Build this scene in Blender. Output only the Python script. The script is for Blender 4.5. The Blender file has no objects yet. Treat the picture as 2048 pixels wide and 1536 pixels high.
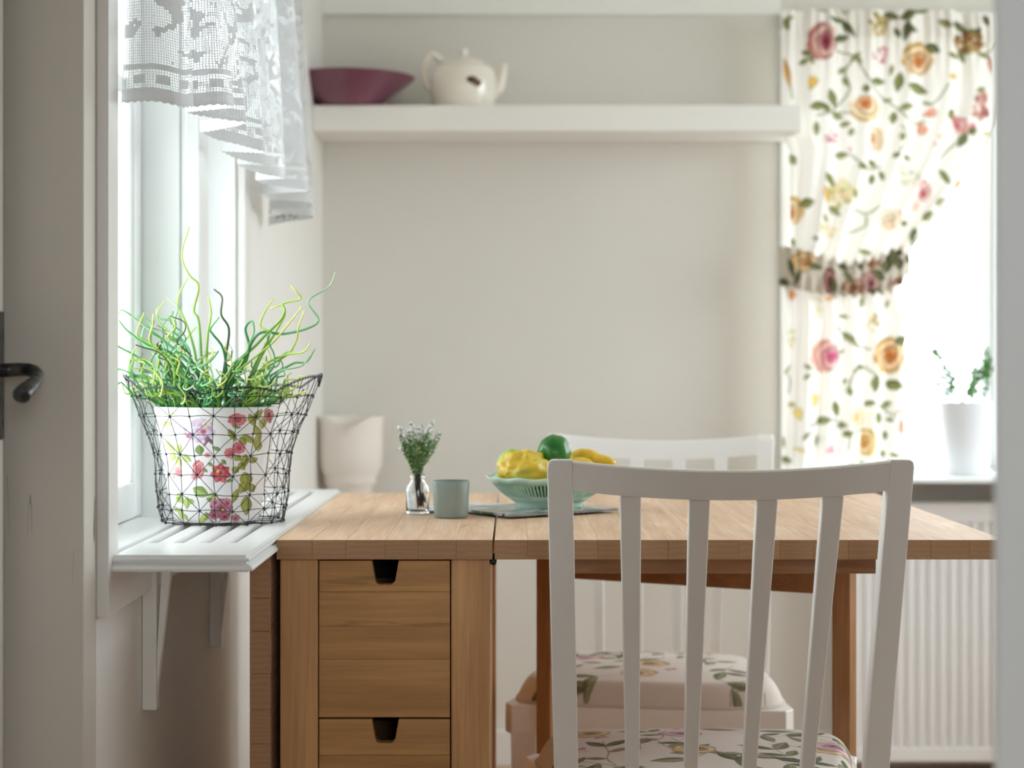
import bpy, bmesh, math, random
import numpy as np
from mathutils import Vector, Matrix

random.seed(7)
rng = np.random.default_rng(7)
sc = bpy.context.scene
COL = sc.collection
PI = math.pi

# ------------------------------------------------------------------ camera, sky, exposure
F, U0, V0, CZ = 3600.0, 1027.0, 728.0, 0.9546      # focal length in pixels, vanishing point, eye height
cam_d = bpy.data.cameras.new('camera')
cam = bpy.data.objects.new('camera', cam_d)
COL.objects.link(cam)
cam.location = (0, 0, CZ)
cam.rotation_euler = (PI / 2, 0, 0)
cam_d.sensor_width = 36.0
cam_d.sensor_fit = 'HORIZONTAL'
cam_d.lens = F / 2048 * 36
cam_d.shift_x = -(U0 - 1024) / 2048
cam_d.shift_y = -(768 - V0) / 2048
cam_d.clip_start = 0.02
cam_d.dof.use_dof = True
cam_d.dof.focus_distance = 2.17
cam_d.dof.aperture_fstop = 4.6
sc.camera = cam

SKY = 4.6
world = bpy.data.worlds.new('overcast_sky')
sc.world = world
world.use_nodes = True
bg = world.node_tree.nodes['Background']
bg.inputs['Color'].default_value = (0.90, 0.95, 1.0, 1)
bg.inputs['Strength'].default_value = SKY

def portal(name, loc, rot, sx, sy):
    l = bpy.data.lights.new(name, 'AREA')
    l.shape = 'RECTANGLE'
    l.size, l.size_y = sx, sy
    l.cycles.is_portal = True
    o = bpy.data.objects.new(name, l)
    COL.objects.link(o)
    o.location = loc
    o.rotation_euler = rot

portal('portal_left_window', (-0.62, 2.48, 1.28), (PI / 2, 0, -PI / 2), 1.0, 1.14)     # emits towards +X
portal('portal_back_window', (1.187, 4.44, 1.22), (-PI / 2, 0, 0), 1.1, 1.1)           # towards -Y
portal('portal_right_window', (1.98, 3.1, 1.40), (PI / 2, 0, PI / 2), 1.3, 1.1)            # towards -X
portal('portal_hall_window', (0.6, -1.58, 1.4), (PI / 2, 0, 0), 0.88, 0.88)               # towards +Y

sc.view_settings.view_transform = 'Standard'
sc.view_settings.look = 'None'
sc.view_settings.gamma = 1
sc.view_settings.use_curve_mapping = False
sc.view_settings.exposure = 1.06
sc.cycles.max_bounces = 14
sc.cycles.diffuse_bounces = 8
sc.cycles.transparent_max_bounces = 32
sc.cycles.sample_clamp_indirect = 8
sc.cycles.caustics_reflective = False
sc.cycles.caustics_refractive = False

# ------------------------------------------------------------------ helpers
def P(u, v, d):
    return Vector(((u - U0) * d / F, d, CZ - (v - V0) * d / F))

def PX(u, d):
    return (u - U0) * d / F

def PZ(v, d):
    return CZ - (v - V0) * d / F

def lin(c):
    return tuple((x / 12.92 if x <= 0.04045 else ((x + 0.055) / 1.055) ** 2.4) for x in c)

def rgb(r, g, b):
    return lin((r / 255, g / 255, b / 255))

class MB:
    """collects verts and faces; built later as one mesh"""
    def __init__(s):
        s.v, s.f = [], []
    def add(s, vs, fs):
        n = len(s.v)
        s.v += [tuple(p) for p in vs]
        s.f += [tuple(i + n for i in f) for f in fs]
        return s
    def box(s, x0, x1, y0, y1, z0, z1):
        vs = [(x, y, z) for z in (z0, z1) for y in (y0, y1) for x in (x0, x1)]
        return s.add(vs, [(0, 2, 3, 1), (4, 5, 7, 6), (0, 1, 5, 4), (2, 6, 7, 3), (0, 4, 6, 2), (1, 3, 7, 5)])
    def prism(s, poly, axis, a, b):
        """extrude a 2-D polygon along an axis: 'x' poly=(y,z), 'y' poly=(x,z), 'z' poly=(x,y)"""
        def p(q, t):
            return {'x': (t, q[0], q[1]), 'y': (q[0], t, q[1]), 'z': (q[0], q[1], t)}[axis]
        n = len(poly)
        vs = [p(q, a) for q in poly] + [p(q, b) for q in poly]
        fs = [tuple(range(n)), tuple(range(2 * n - 1, n - 1, -1))]
        fs += [(i, i + n, (i + 1) % n + n, (i + 1) % n) for i in range(n)]
        return s.add(vs, fs)
    def lathe(s, prof, seg, c=(0, 0, 0), fn=None):
        vs, fs = [], []
        m = len(prof)
        for i in range(seg):
            a = 2 * PI * i / seg
            for r, z in prof:
                p = (c[0] + r * math.cos(a), c[1] + r * math.sin(a), c[2] + z)
                vs.append(fn(p, a, r, z) if fn else p)
        for i in range(seg):
            j = (i + 1) % seg
            for k in range(m - 1):
                fs.append((i * m + k, j * m + k, j * m + k + 1, i * m + k + 1))
        return s.add(vs, fs)
    def tube(s, pts, r, seg=6, cap=True, flat=None):
        pts = [Vector(p) for p in pts]
        n = len(pts)
        rr = r if hasattr(r, '__len__') else [r] * n
        t0 = (pts[1] - pts[0]).normalized()
        up = Vector((0, 0, 1)) if abs(t0.z) < 0.9 else Vector((1, 0, 0))
        nrm = (up - t0 * up.dot(t0)).normalized()
        vs, fs = [], []
        for i in range(n):
            t = (pts[min(i + 1, n - 1)] - pts[max(i - 1, 0)])
            t = t.normalized() if t.length > 1e-9 else t0
            nrm = nrm - t * nrm.dot(t)
            nrm = nrm.normalized() if nrm.length > 1e-6 else t.orthogonal().normalized()
            b = t.cross(nrm)
            for k in range(seg):
                a = 2 * PI * k / seg
                vs.append(pts[i] + (nrm * math.cos(a) + b * math.sin(a) * (flat or 1)) * rr[i])
        for i in range(n - 1):
            for k in range(seg):
                l = (k + 1) % seg
                fs.append((i * seg + k, i * seg + l, (i + 1) * seg + l, (i + 1) * seg + k))
        if cap:
            fs.append(tuple(range(seg - 1, -1, -1)))
            fs.append(tuple((n - 1) * seg + k for k in range(seg)))
        return s.add(vs, fs)
    def ball(s, c, r, seg=8, rings=5, fn=None):
        vs = [(c[0], c[1], c[2] - r)]
        fs = []
        for i in range(1, rings):
            ph = PI * i / rings
            for k in range(seg):
                a = 2 * PI * k / seg
                vs.append((c[0] + r * math.sin(ph) * math.cos(a), c[1] + r * math.sin(ph) * math.sin(a), c[2] - r * math.cos(ph)))
        vs.append((c[0], c[1], c[2] + r))
        top = len(vs) - 1
        for k in range(seg):
            fs.append((0, 1 + (k + 1) % seg, 1 + k))
            for i in range(rings - 2):
                a, b = 1 + i * seg + k, 1 + i * seg + (k + 1) % seg
                fs.append((a, b, b + seg, a + seg))
            fs.append((top, top - seg + k, top - seg + (k + 1) % seg))
        if fn:
            vs = [fn(Vector(v)) for v in vs]
        return s.add(vs, fs)

def wloc(o):
    v = Vector((0, 0, 0))
    while o is not None:
        v += o.location
        o = o.parent
    return v

def obj(name, mb, mat, parent=None, local=False, smooth=False, bevel=0, bseg=2, angle=None):
    me = bpy.data.meshes.new(name)
    me.from_pydata(mb.v, [], mb.f)
    if parent is not None and not local:
        w = wloc(parent)
        me.transform(Matrix.Translation(-w))
    me.update()
    if mat:
        me.materials.append(mat)
    if smooth:
        me.polygons.foreach_set('use_smooth', [True] * len(me.polygons))
        if angle:
            me.set_sharp_from_angle(angle=math.radians(angle))
    o = bpy.data.objects.new(name, me)
    COL.objects.link(o)
    if parent is not None:
        o.parent = parent
    if bevel:
        m = o.modifiers.new('bevel', 'BEVEL')
        m.width = bevel
        m.segments = bseg
        m.limit_method = 'ANGLE'
    return o

def grid_obj(name, pos, mat, parent=None, local=False, wrap=False, color=None, uv=None, mask=None):
    """pos: (nv, nu, 3) array of points"""
    nv, nu = pos.shape[:2]
    idx = np.arange(nv * nu).reshape(nv, nu)
    if wrap:
        idx = np.concatenate([idx, idx[:, :1]], 1)
    q = np.stack([idx[:-1, :-1], idx[:-1, 1:], idx[1:, 1:], idx[1:, :-1]], -1).reshape(-1, 4)
    if mask is not None:
        q = q[mask.reshape(-1)]
    me = bpy.data.meshes.new(name)
    p = pos.reshape(-1, 3)
    if parent is not None and not local:
        p = p - np.array(wloc(parent))
    me.vertices.add(len(p))
    me.vertices.foreach_set('co', p.astype(np.float32).ravel())
    me.loops.add(q.size)
    me.loops.foreach_set('vertex_index', q.astype(np.int32).ravel())
    me.polygons.add(len(q))
    me.polygons.foreach_set('loop_start', np.arange(0, q.size, 4, dtype=np.int32))
    me.polygons.foreach_set('use_smooth', np.ones(len(q), bool))
    me.update(calc_edges=True)
    if color is not None:
        a = me.color_attributes.new('print', 'FLOAT_COLOR', 'POINT')
        c = np.clip(color.reshape(-1, 3), 0, 1)
        c = np.where(c <= 0.04045, c / 12.92, ((c + 0.055) / 1.055) ** 2.4)
        a.data.foreach_set('color', np.concatenate([c, np.ones((len(c), 1))], 1).astype(np.float32).ravel())
    if uv is not None:
        l = me.uv_layers.new(name='cloth')
        l.data.foreach_set('uv', uv.reshape(-1, 2)[q.ravel()].astype(np.float32).ravel())
    me.materials.append(mat)
    me.validate()
    o = bpy.data.objects.new(name, me)
    COL.objects.link(o)
    if parent is not None:
        o.parent = parent
    return o

def tag(o, label=None, cat=None, group=None, kind=None):
    if label: o['label'] = label
    if cat: o['category'] = cat
    if group: o['group'] = group
    if kind: o['kind'] = kind
    return o

def thing(name, label, cat, loc, rz=0, group=None, kind=None):
    o = bpy.data.objects.new(name, None)
    COL.objects.link(o)
    o.empty_display_size = 0.05
    o.location = loc
    o.rotation_euler = (0, 0, rz)
    return tag(o, label, cat, group, kind)

def part_empty(name, parent):
    o = bpy.data.objects.new(name, None)
    COL.objects.link(o)
    o.parent = parent
    return o

# ------------------------------------------------------------------ materials
def mat_new(name):
    m = bpy.data.materials.new(name)
    m.use_nodes = True
    nt = m.node_tree
    return m, nt, nt.nodes['Principled BSDF'], nt.nodes['Material Output']

def N(nt, t, **kw):
    n = nt.nodes.new(t)
    for k, v in kw.items():
        if k in n.inputs:
            n.inputs[k].default_value = v
        else:
            setattr(n, k, v)
    return n

def math_node(nt, op, a, b=None, c=None):
    n = nt.nodes.new('ShaderNodeMath')
    n.operation = op
    for i, x in enumerate((a, b, c)):
        if x is None: continue
        if hasattr(x, 'is_output'):
            nt.links.new(x, n.inputs[i])
        else:
            n.inputs[i].default_value = x
    return n.outputs[0]

def mix_rgb(nt, fac, a, b, mode='MIX'):
    n = nt.nodes.new('ShaderNodeMix')
    n.data_type = 'RGBA'
    n.blend_type = mode
    for s, x in ((n.inputs[0], fac), (n.inputs[6], a), (n.inputs[7], b)):
        if hasattr(x, 'is_output'):
            nt.links.new(x, s)
        else:
            s.default_value = x if not isinstance(x, tuple) else (*x[:3], 1)
    return n.outputs[2]

def paint(name, col, rough=0.45, bump=0.05, scale=60, chips=0.0, stretch=(1, 1, 1), var=0.04, crack=0.0):
    """painted surface with slight tone variation, brush relief and a few chips / hairline cracks"""
    m, nt, b, out = mat_new(name)
    tc = N(nt, 'ShaderNodeTexCoord')
    mp = N(nt, 'ShaderNodeMapping')
    mp.inputs['Scale'].default_value = stretch
    nt.links.new(tc.outputs['Object'], mp.inputs['Vector'])
    n1 = N(nt, 'ShaderNodeTexNoise', Scale=4.0, Detail=4.0)
    nt.links.new(mp.outputs[0], n1.inputs['Vector'])
    d = tuple(c * (1 - var * 2.2) for c in col)
    l = tuple(min(1, c * (1 + var)) for c in col)
    c = mix_rgb(nt, n1.outputs[0], d, l)
    if chips or crack:
        f = None
        if chips:
            n2 = N(nt, 'ShaderNodeTexNoise', Scale=38.0, Detail=2.0)
            nt.links.new(mp.outputs[0], n2.inputs['Vector'])
            f = math_node(nt, 'GREATER_THAN', n2.outputs[0], 0.80 - chips)
        if crack:
            m2 = N(nt, 'ShaderNodeMapping')
            m2.inputs['Scale'].default_value = (14, 14, 0.7)
            nt.links.new(tc.outputs['Object'], m2.inputs['Vector'])
            n3 = N(nt, 'ShaderNodeTexNoise', Scale=1.3, Detail=3.0, Distortion=0.3)
            nt.links.new(m2.outputs[0], n3.inputs['Vector'])
            n4 = N(nt, 'ShaderNodeTexNoise', Scale=5.0)
            nt.links.new(tc.outputs['Object'], n4.inputs['Vector'])
            g = math_node(nt, 'LESS_THAN', math_node(nt, 'ABSOLUTE', math_node(nt, 'SUBTRACT', n3.outputs[0], 0.5)), 0.0022)
            g = math_node(nt, 'MULTIPLY', g, math_node(nt, 'GREATER_THAN', n4.outputs[0], 0.57))
            g = math_node(nt, 'MULTIPLY', g, crack)
            f = g if f is None else math_node(nt, 'MAXIMUM', f, g)
        c = mix_rgb(nt, f, c, tuple(x * 0.3 for x in col))
    nt.links.new(c, b.inputs['Base Color'])
    b.inputs['Roughness'].default_value = rough
    if bump:
        n5 = N(nt, 'ShaderNodeTexNoise', Scale=float(scale), Detail=3.0)
        nt.links.new(mp.outputs[0], n5.inputs['Vector'])
        bp = N(nt, 'ShaderNodeBump', Strength=bump, Distance=0.002)
        nt.links.new(n5.outputs[0], bp.inputs['Height'])
        nt.links.new(bp.outputs[0], b.inputs['Normal'])
    return m

def wood(name, c1, c2, axis, rough=0.38, knots=0.5, hue=0.16, fine=1.0, endgrain_shade=0):
    """birch: grain stretched along an axis, each piece with its own offset and tone"""
    m, nt, b, out = mat_new(name)
    tc = N(nt, 'ShaderNodeTexCoord')
    oi = N(nt, 'ShaderNodeObjectInfo')
    off = N(nt, 'ShaderNodeVectorMath', operation='ADD')
    sc3 = N(nt, 'ShaderNodeVectorMath', operation='SCALE')
    comb = N(nt, 'ShaderNodeCombineXYZ')
    for i in range(3):
        nt.links.new(math_node(nt, 'MULTIPLY', oi.outputs['Random'], (17.3, 41.7, 29.1)[i]), comb.inputs[i])
    nt.links.new(tc.outputs['Object'], off.inputs[0])
    nt.links.new(comb.outputs[0], off.inputs[1])
    mp = N(nt, 'ShaderNodeMapping')
    s = {'x': (2.0, 22, 22), 'y': (22, 2.0, 22), 'z': (22, 22, 2.0)}[axis]
    mp.inputs['Scale'].default_value = s
    nt.links.new(off.outputs[0], mp.inputs['Vector'])
    n1 = N(nt, 'ShaderNodeTexNoise', Scale=1.4, Detail=5.0, Roughness=0.6, Distortion=0.7)
    nt.links.new(mp.outputs[0], n1.inputs['Vector'])
    w = N(nt, 'ShaderNodeMapping')
    s2 = {'x': (9, 260, 260), 'y': (260, 9, 260), 'z': (260, 260, 9)}[axis]
    w.inputs['Scale'].default_value = s2
    nt.links.new(off.outputs[0], w.inputs['Vector'])
    n2 = N(nt, 'ShaderNodeTexNoise', Scale=1.0, Detail=3.0)
    nt.links.new(w.outputs[0], n2.inputs['Vector'])
    ramp = N(nt, 'ShaderNodeValToRGB')
    ramp.color_ramp.elements[0].position = 0.30
    ramp.color_ramp.elements[0].color = (*c1, 1)
    ramp.color_ramp.elements[1].position = 0.68
    ramp.color_ramp.elements[1].color = (*c2, 1)
    nt.links.new(n1.outputs[0], ramp.inputs[0])
    fine_f = math_node(nt, 'MULTIPLY', math_node(nt, 'SUBTRACT', n2.outputs[0], 0.5), 0.5 * fine)
    tone = math_node(nt, 'ADD', math_node(nt, 'ADD', math_node(nt, 'MULTIPLY', oi.outputs['Random'], hue), 1.0 - hue * 0.55), fine_f)
    tcol = N(nt, 'ShaderNodeCombineColor')
    for i in range(3):
        nt.links.new(math_node(nt, 'POWER', tone, (0.9, 1.0, 1.15)[i]), tcol.inputs[i])
    c = mix_rgb(nt, 1.0, ramp.outputs[0], tcol.outputs[0], 'MULTIPLY')
    if knots:
        k = N(nt, 'ShaderNodeMapping')
        k.inputs['Scale'].default_value = {'x': (7, 34, 34), 'y': (34, 7, 34), 'z': (34, 34, 7)}[axis]
        nt.links.new(off.outputs[0], k.inputs['Vector'])
        n3 = N(nt, 'ShaderNodeTexNoise', Scale=1.0, Detail=4.0, Distortion=1.2)
        nt.links.new(k.outputs[0], n3.inputs['Vector'])
        mr = N(nt, 'ShaderNodeMapRange')
        mr.inputs['From Min'].default_value = 0.64
        mr.inputs['From Max'].default_value = 0.76
        mr.inputs['To Max'].default_value = knots
        nt.links.new(n3.outputs[0], mr.inputs['Value'])
        c = mix_rgb(nt, mr.outputs[0], c, tuple(x * 0.28 for x in c1))
    if endgrain_shade:
        # sawn ends: oil-dark arcs, with the shade of the edge put into the colour
        sx = N(nt, 'ShaderNodeSeparateXYZ')
        nt.links.new(tc.outputs['Normal'], sx.inputs[0])
        fe = math_node(nt, 'GREATER_THAN', math_node(nt, 'ABSOLUTE', sx.outputs['xyz'.index(axis)]), 0.6)
        wv = N(nt, 'ShaderNodeTexWave', wave_type='RINGS', Scale=70.0, Distortion=3.0, Detail=2.0)
        nt.links.new(off.outputs[0], wv.inputs['Vector'])
        c = mix_rgb(nt, fe, c, mix_rgb(nt, wv.outputs['Fac'], endgrain_shade, tuple(x * 0.9 for x in endgrain_shade)))
    nt.links.new(c, b.inputs['Base Color'])
    b.inputs['Roughness'].default_value = rough
    bp = N(nt, 'ShaderNodeBump', Strength=0.06, Distance=0.001)
    nt.links.new(n2.outputs[0], bp.inputs['Height'])
    nt.links.new(bp.outputs[0], b.inputs['Normal'])
    return m

def plain(name, col, rough=0.5, metal=0.0, spec=0.5, bump=0, scale=80, coat=0):
    m, nt, b, out = mat_new(name)
    b.inputs['Base Color'].default_value = (*col, 1)
    b.inputs['Roughness'].default_value = rough
    b.inputs['Metallic'].default_value = metal
    b.inputs['Specular IOR Level'].default_value = spec
    b.inputs['Coat Weight'].default_value = coat
    if bump:
        tc = N(nt, 'ShaderNodeTexCoord')
        n5 = N(nt, 'ShaderNodeTexNoise', Scale=float(scale), Detail=3.0)
        nt.links.new(tc.outputs['Object'], n5.inputs['Vector'])
        bp = N(nt, 'ShaderNodeBump', Strength=bump, Distance=0.004)
        nt.links.new(n5.outputs[0], bp.inputs['Height'])
        nt.links.new(bp.outputs[0], b.inputs['Normal'])
    return m

def noise_mix(name, cols, scale, rough=0.4, bump=0.0, detail=3.0, coat=0, stops=None):
    m, nt, b, out = mat_new(name)
    tc = N(nt, 'ShaderNodeTexCoord')
    n1 = N(nt, 'ShaderNodeTexNoise', Scale=float(scale), Detail=detail)
    nt.links.new(tc.outputs['Object'], n1.inputs['Vector'])
    r = N(nt, 'ShaderNodeValToRGB')
    k = len(cols)
    while len(r.color_ramp.elements) < k:
        r.color_ramp.elements.new(0.5)
    for i, c in enumerate(cols):
        r.color_ramp.elements[i].position = stops[i] if stops else 0.3 + 0.4 * i / (k - 1)
        r.color_ramp.elements[i].color = (*c, 1)
    nt.links.new(n1.outputs[0], r.inputs[0])
    nt.links.new(r.outputs[0], b.inputs['Base Color'])
    b.inputs['Roughness'].default_value = rough
    b.inputs['Coat Weight'].default_value = coat
    if bump:
        bp = N(nt, 'ShaderNodeBump', Strength=bump, Distance=0.004)
        nt.links.new(n1.outputs[0], bp.inputs['Height'])
        nt.links.new(bp.outputs[0], b.inputs['Normal'])
    return m

def printed(name, rough=0.8, trans=0.0, sheen=0.0, coat=0.0, weave=0.0):
    """cloth or glaze coloured by the print stored on the mesh; trans = share of light let through"""
    m, nt, b, out = mat_new(name)
    a = N(nt, 'ShaderNodeAttribute', attribute_name='print')
    nt.links.new(a.outputs['Color'], b.inputs['Base Color'])
    b.inputs['Roughness'].default_value = rough
    b.inputs['Coat Weight'].default_value = coat
    if rough > 0.6:
        b.inputs['Specular IOR Level'].default_value = 0.15
    if weave:
        tc = N(nt, 'ShaderNodeTexCoord')
        n5 = N(nt, 'ShaderNodeTexNoise', Scale=900.0, Detail=1.0)
        nt.links.new(tc.outputs['Object'], n5.inputs['Vector'])
        bp = N(nt, 'ShaderNodeBump', Strength=weave, Distance=0.0006)
        nt.links.new(n5.outputs[0], bp.inputs['Height'])
        nt.links.new(bp.outputs[0], b.inputs['Normal'])
    if trans:
        t = N(nt, 'ShaderNodeBsdfTranslucent')
        nt.links.new(a.outputs['Color'], t.inputs['Color'])
        mx = N(nt, 'ShaderNodeMixShader')
        mx.inputs[0].default_value = trans
        nt.links.new(b.outputs[0], mx.inputs[1])
        nt.links.new(t.outputs[0], mx.inputs[2])
        nt.links.new(mx.outputs[0], out.inputs['Surface'])
    return m

def pane_glass(name):
    m, nt, b, out = mat_new(name)
    nt.nodes.remove(b)
    t = N(nt, 'ShaderNodeBsdfTransparent')
    t.inputs['Color'].default_value = (0.93, 0.95, 0.95, 1)
    g = N(nt, 'ShaderNodeBsdfGlossy', Roughness=0.02)
    f = N(nt, 'ShaderNodeFresnel', IOR=1.45)
    mx = N(nt, 'ShaderNodeMixShader')
    geo = N(nt, 'ShaderNodeNewGeometry')          # reflect at the outer faces only, the inside of the pane lets light pass
    nt.links.new(math_node(nt, 'MULTIPLY', f.outputs[0], math_node(nt, 'SUBTRACT', 1.0, geo.outputs['Backfacing'])), mx.inputs[0])
    nt.links.new(t.outputs[0], mx.inputs[1])
    nt.links.new(g.outputs[0], mx.inputs[2])
    nt.links.new(mx.outputs[0], out.inputs['Surface'])
    return m

def clear_glass(name, col=(0.97, 0.99, 0.99), ior=1.45):
    m, nt, b, out = mat_new(name)
    b.inputs['Base Color'].default_value = (*col, 1)
    b.inputs['Roughness'].default_value = 0.03
    b.inputs['IOR'].default_value = ior
    b.inputs['Transmission Weight'].default_value = 1.0
    return m

def lace_mat(name):
    """filet net: threads around open squares, squares filled where the pattern runs"""
    m, nt, b, out = mat_new(name)
    uv = N(nt, 'ShaderNodeUVMap', uv_map='cloth')
    sp = N(nt, 'ShaderNodeSeparateXYZ')
    wob = N(nt, 'ShaderNodeTexNoise', Scale=90.0, Detail=1.0)
    nt.links.new(uv.outputs[0], wob.inputs['Vector'])
    wsub = N(nt, 'ShaderNodeVectorMath', operation='SUBTRACT')
    wsub.inputs[1].default_value = (0.5, 0.5, 0.5)
    nt.links.new(wob.outputs['Color'], wsub.inputs[0])
    wsc = N(nt, 'ShaderNodeVectorMath', operation='SCALE')
    wsc.inputs['Scale'].default_value = 0.0022
    nt.links.new(wsub.outputs[0], wsc.inputs[0])
    wadd = N(nt, 'ShaderNodeVectorMath', operation='ADD')
    nt.links.new(uv.outputs[0], wadd.inputs[0])
    nt.links.new(wsc.outputs[0], wadd.inputs[1])
    nt.links.new(wadd.outputs[0], sp.inputs[0])
    cw, ch = 0.0033, 0.0030
    a = math_node(nt, 'DIVIDE', sp.outputs[0], cw)
    c = math_node(nt, 'DIVIDE', sp.outputs[1], ch)
    fa, fc = math_node(nt, 'FRACT', a), math_node(nt, 'FRACT', c)
    ia, ic = math_node(nt, 'FLOOR', a), math_node(nt, 'FLOOR', c)
    thr = math_node(nt, 'MAXIMUM',
                    math_node(nt, 'LESS_THAN', fa, 0.24), math_node(nt, 'LESS_THAN', fc, 0.20))
    # filled squares: a flowing motif sampled once per square
    comb = N(nt, 'ShaderNodeCombineXYZ')
    nt.links.new(math_node(nt, 'MULTIPLY', ia, cw), comb.inputs[0])
    nt.links.new(math_node(nt, 'MULTIPLY', ic, ch), comb.inputs[1])
    n1 = N(nt, 'ShaderNodeTexNoise', Scale=27.0, Detail=1.5, Distortion=1.6)
    nt.links.new(comb.outputs[0], n1.inputs['Vector'])
    fill = math_node(nt, 'GREATER_THAN', n1.outputs[0], 0.565)
    def band(lo, hi):
        return math_node(nt, 'MULTIPLY', math_node(nt, 'GREATER_THAN', sp.outputs[1], lo), math_node(nt, 'LESS_THAN', sp.outputs[1], hi))
    inz = math_node(nt, 'GREATER_THAN', sp.outputs[1], 0.043)
    fill = math_node(nt, 'MULTIPLY', fill, inz)
    # dashes in the border
    dash = math_node(nt, 'GREATER_THAN', math_node(nt, 'FRACT', math_node(nt, 'DIVIDE', ia, 9.0)), 0.42)
    dash = math_node(nt, 'MULTIPLY', dash, band(0.0205, 0.0305))
    fill = math_node(nt, 'MAXIMUM', fill, dash)
    fill = math_node(nt, 'MAXIMUM', fill, math_node(nt, 'LESS_THAN', sp.outputs[1], 0.0152))
    fill = math_node(nt, 'MAXIMUM', fill, band(0.0363, 0.0425))
    # filled squares are ribs of thread with hairline gaps
    rib = math_node(nt, 'GREATER_THAN', math_node(nt, 'FRACT', math_node(nt, 'MULTIPLY', a, 3.0)), 0.12)
    solid = math_node(nt, 'MULTIPLY', fill, math_node(nt, 'MAXIMUM', rib, math_node(nt, 'LESS_THAN', sp.outputs[1], 0.004)))
    alpha = math_node(nt, 'MAXIMUM', solid, thr)
    b.inputs['Base Color'].default_value = (0.70, 0.71, 0.725, 1)
    b.inputs['Roughness'].default_value = 0.9
    b.inputs['Specular IOR Level'].default_value = 0.1
    t = N(nt, 'ShaderNodeBsdfTranslucent')
    t.inputs['Color'].default_value = (0.70, 0.71, 0.725, 1)
    mx = N(nt, 'ShaderNodeMixShader')
    mx.inputs[0].default_value = 0.07
    nt.links.new(b.outputs[0], mx.inputs[1])
    nt.links.new(t.outputs[0], mx.inputs[2])
    tr = N(nt, 'ShaderNodeBsdfTransparent')
    m2 = N(nt, 'ShaderNodeMixShader')
    nt.links.new(alpha, m2.inputs[0])
    nt.links.new(tr.outputs[0], m2.inputs[1])
    nt.links.new(mx.outputs[0], m2.inputs[2])
    nt.links.new(m2.outputs[0], out.inputs['Surface'])
    return m

WHITE = rgb(232, 230, 226)
M_wall = paint('wall_paint', rgb(222, 219, 212), 0.7, 0.12, 45, var=0.02)
M_wall_side = paint('side_wall_paint', rgb(231, 229, 224), 0.7, 0.2, 30, var=0.03)
M_ceiling = paint('ceiling_paint', rgb(244, 244, 242), 0.7, 0.05, 40, var=0.01)
M_frieze = paint('frieze_paint', rgb(240, 240, 237), 0.55, 0.05, 40, var=0.01)
M_trim = paint('white_trim_paint', WHITE, 0.32, 0.08, 30, chips=0.0, stretch=(1, 1, 0.15), var=0.02)
M_casing = paint('worn_door_casing_paint', rgb(214, 208, 199), 0.5, 0.12, 26, chips=0.03, stretch=(1, 1, 0.22), var=0.06, crack=0.6)
M_sash = paint('window_frame_paint', rgb(238, 240, 240), 0.35, 0.04, 30, var=0.01)
M_shelf = paint('shelf_paint', rgb(242, 240, 236), 0.4, 0.03, 30, var=0.01)
M_chair = paint('chair_paint', rgb(238, 236, 233), 0.36, 0.08, 40, chips=0.012, stretch=(1, 1, 0.2), var=0.025)
M_sill = paint('sill_paint', rgb(234, 234, 234), 0.28, 0.03, 30, var=0.01)
M_rad = plain('radiator_enamel', rgb(242, 242, 242), 0.4)
M_jamb = paint('near_jamb_paint', rgb(244, 246, 248), 0.5, 0.03, 30, var=0.01)
M_floor = wood('floor_boards', rgb(172, 136, 110), rgb(206, 172, 146), 'x', 0.35, 0.4)
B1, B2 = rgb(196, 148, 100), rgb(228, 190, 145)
M_top = wood('birch_top', rgb(206, 168, 134), rgb(230, 200, 172), 'y', 0.55, 0.4, 0.08, endgrain_shade=rgb(172, 132, 98))
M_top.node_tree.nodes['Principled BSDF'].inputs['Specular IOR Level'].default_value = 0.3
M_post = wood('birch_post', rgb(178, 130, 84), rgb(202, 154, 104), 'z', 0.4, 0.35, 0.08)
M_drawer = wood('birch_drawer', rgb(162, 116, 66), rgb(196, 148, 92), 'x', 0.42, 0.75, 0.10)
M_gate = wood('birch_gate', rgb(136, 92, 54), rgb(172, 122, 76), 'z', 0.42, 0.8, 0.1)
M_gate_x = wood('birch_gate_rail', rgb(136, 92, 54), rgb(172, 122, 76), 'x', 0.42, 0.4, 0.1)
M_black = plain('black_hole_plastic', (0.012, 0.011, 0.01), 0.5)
M_iron = noise_mix('hammered_black_iron', [(0.008, 0.007, 0.007), (0.03, 0.027, 0.028)], 75, 0.3, 1.0)
M_glass = pane_glass('window_pane_glass')
M_lace = lace_mat('filet_lace')
M_curtain = printed('floral_curtain_cloth', 0.85, trans=0.13)
M_curtain_op = printed('floral_curtain_double_cloth', 0.85, trans=0.015)
M_cushion = printed('floral_seat_cloth', 0.8, weave=0.25)
M_pot = printed('floral_pot_glaze', 0.25, coat=0.3)
M_stem = printed('curly_stem', 0.4)
M_wire = plain('dark_wire', (0.035, 0.036, 0.042), 0.42, 0.75)

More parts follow.
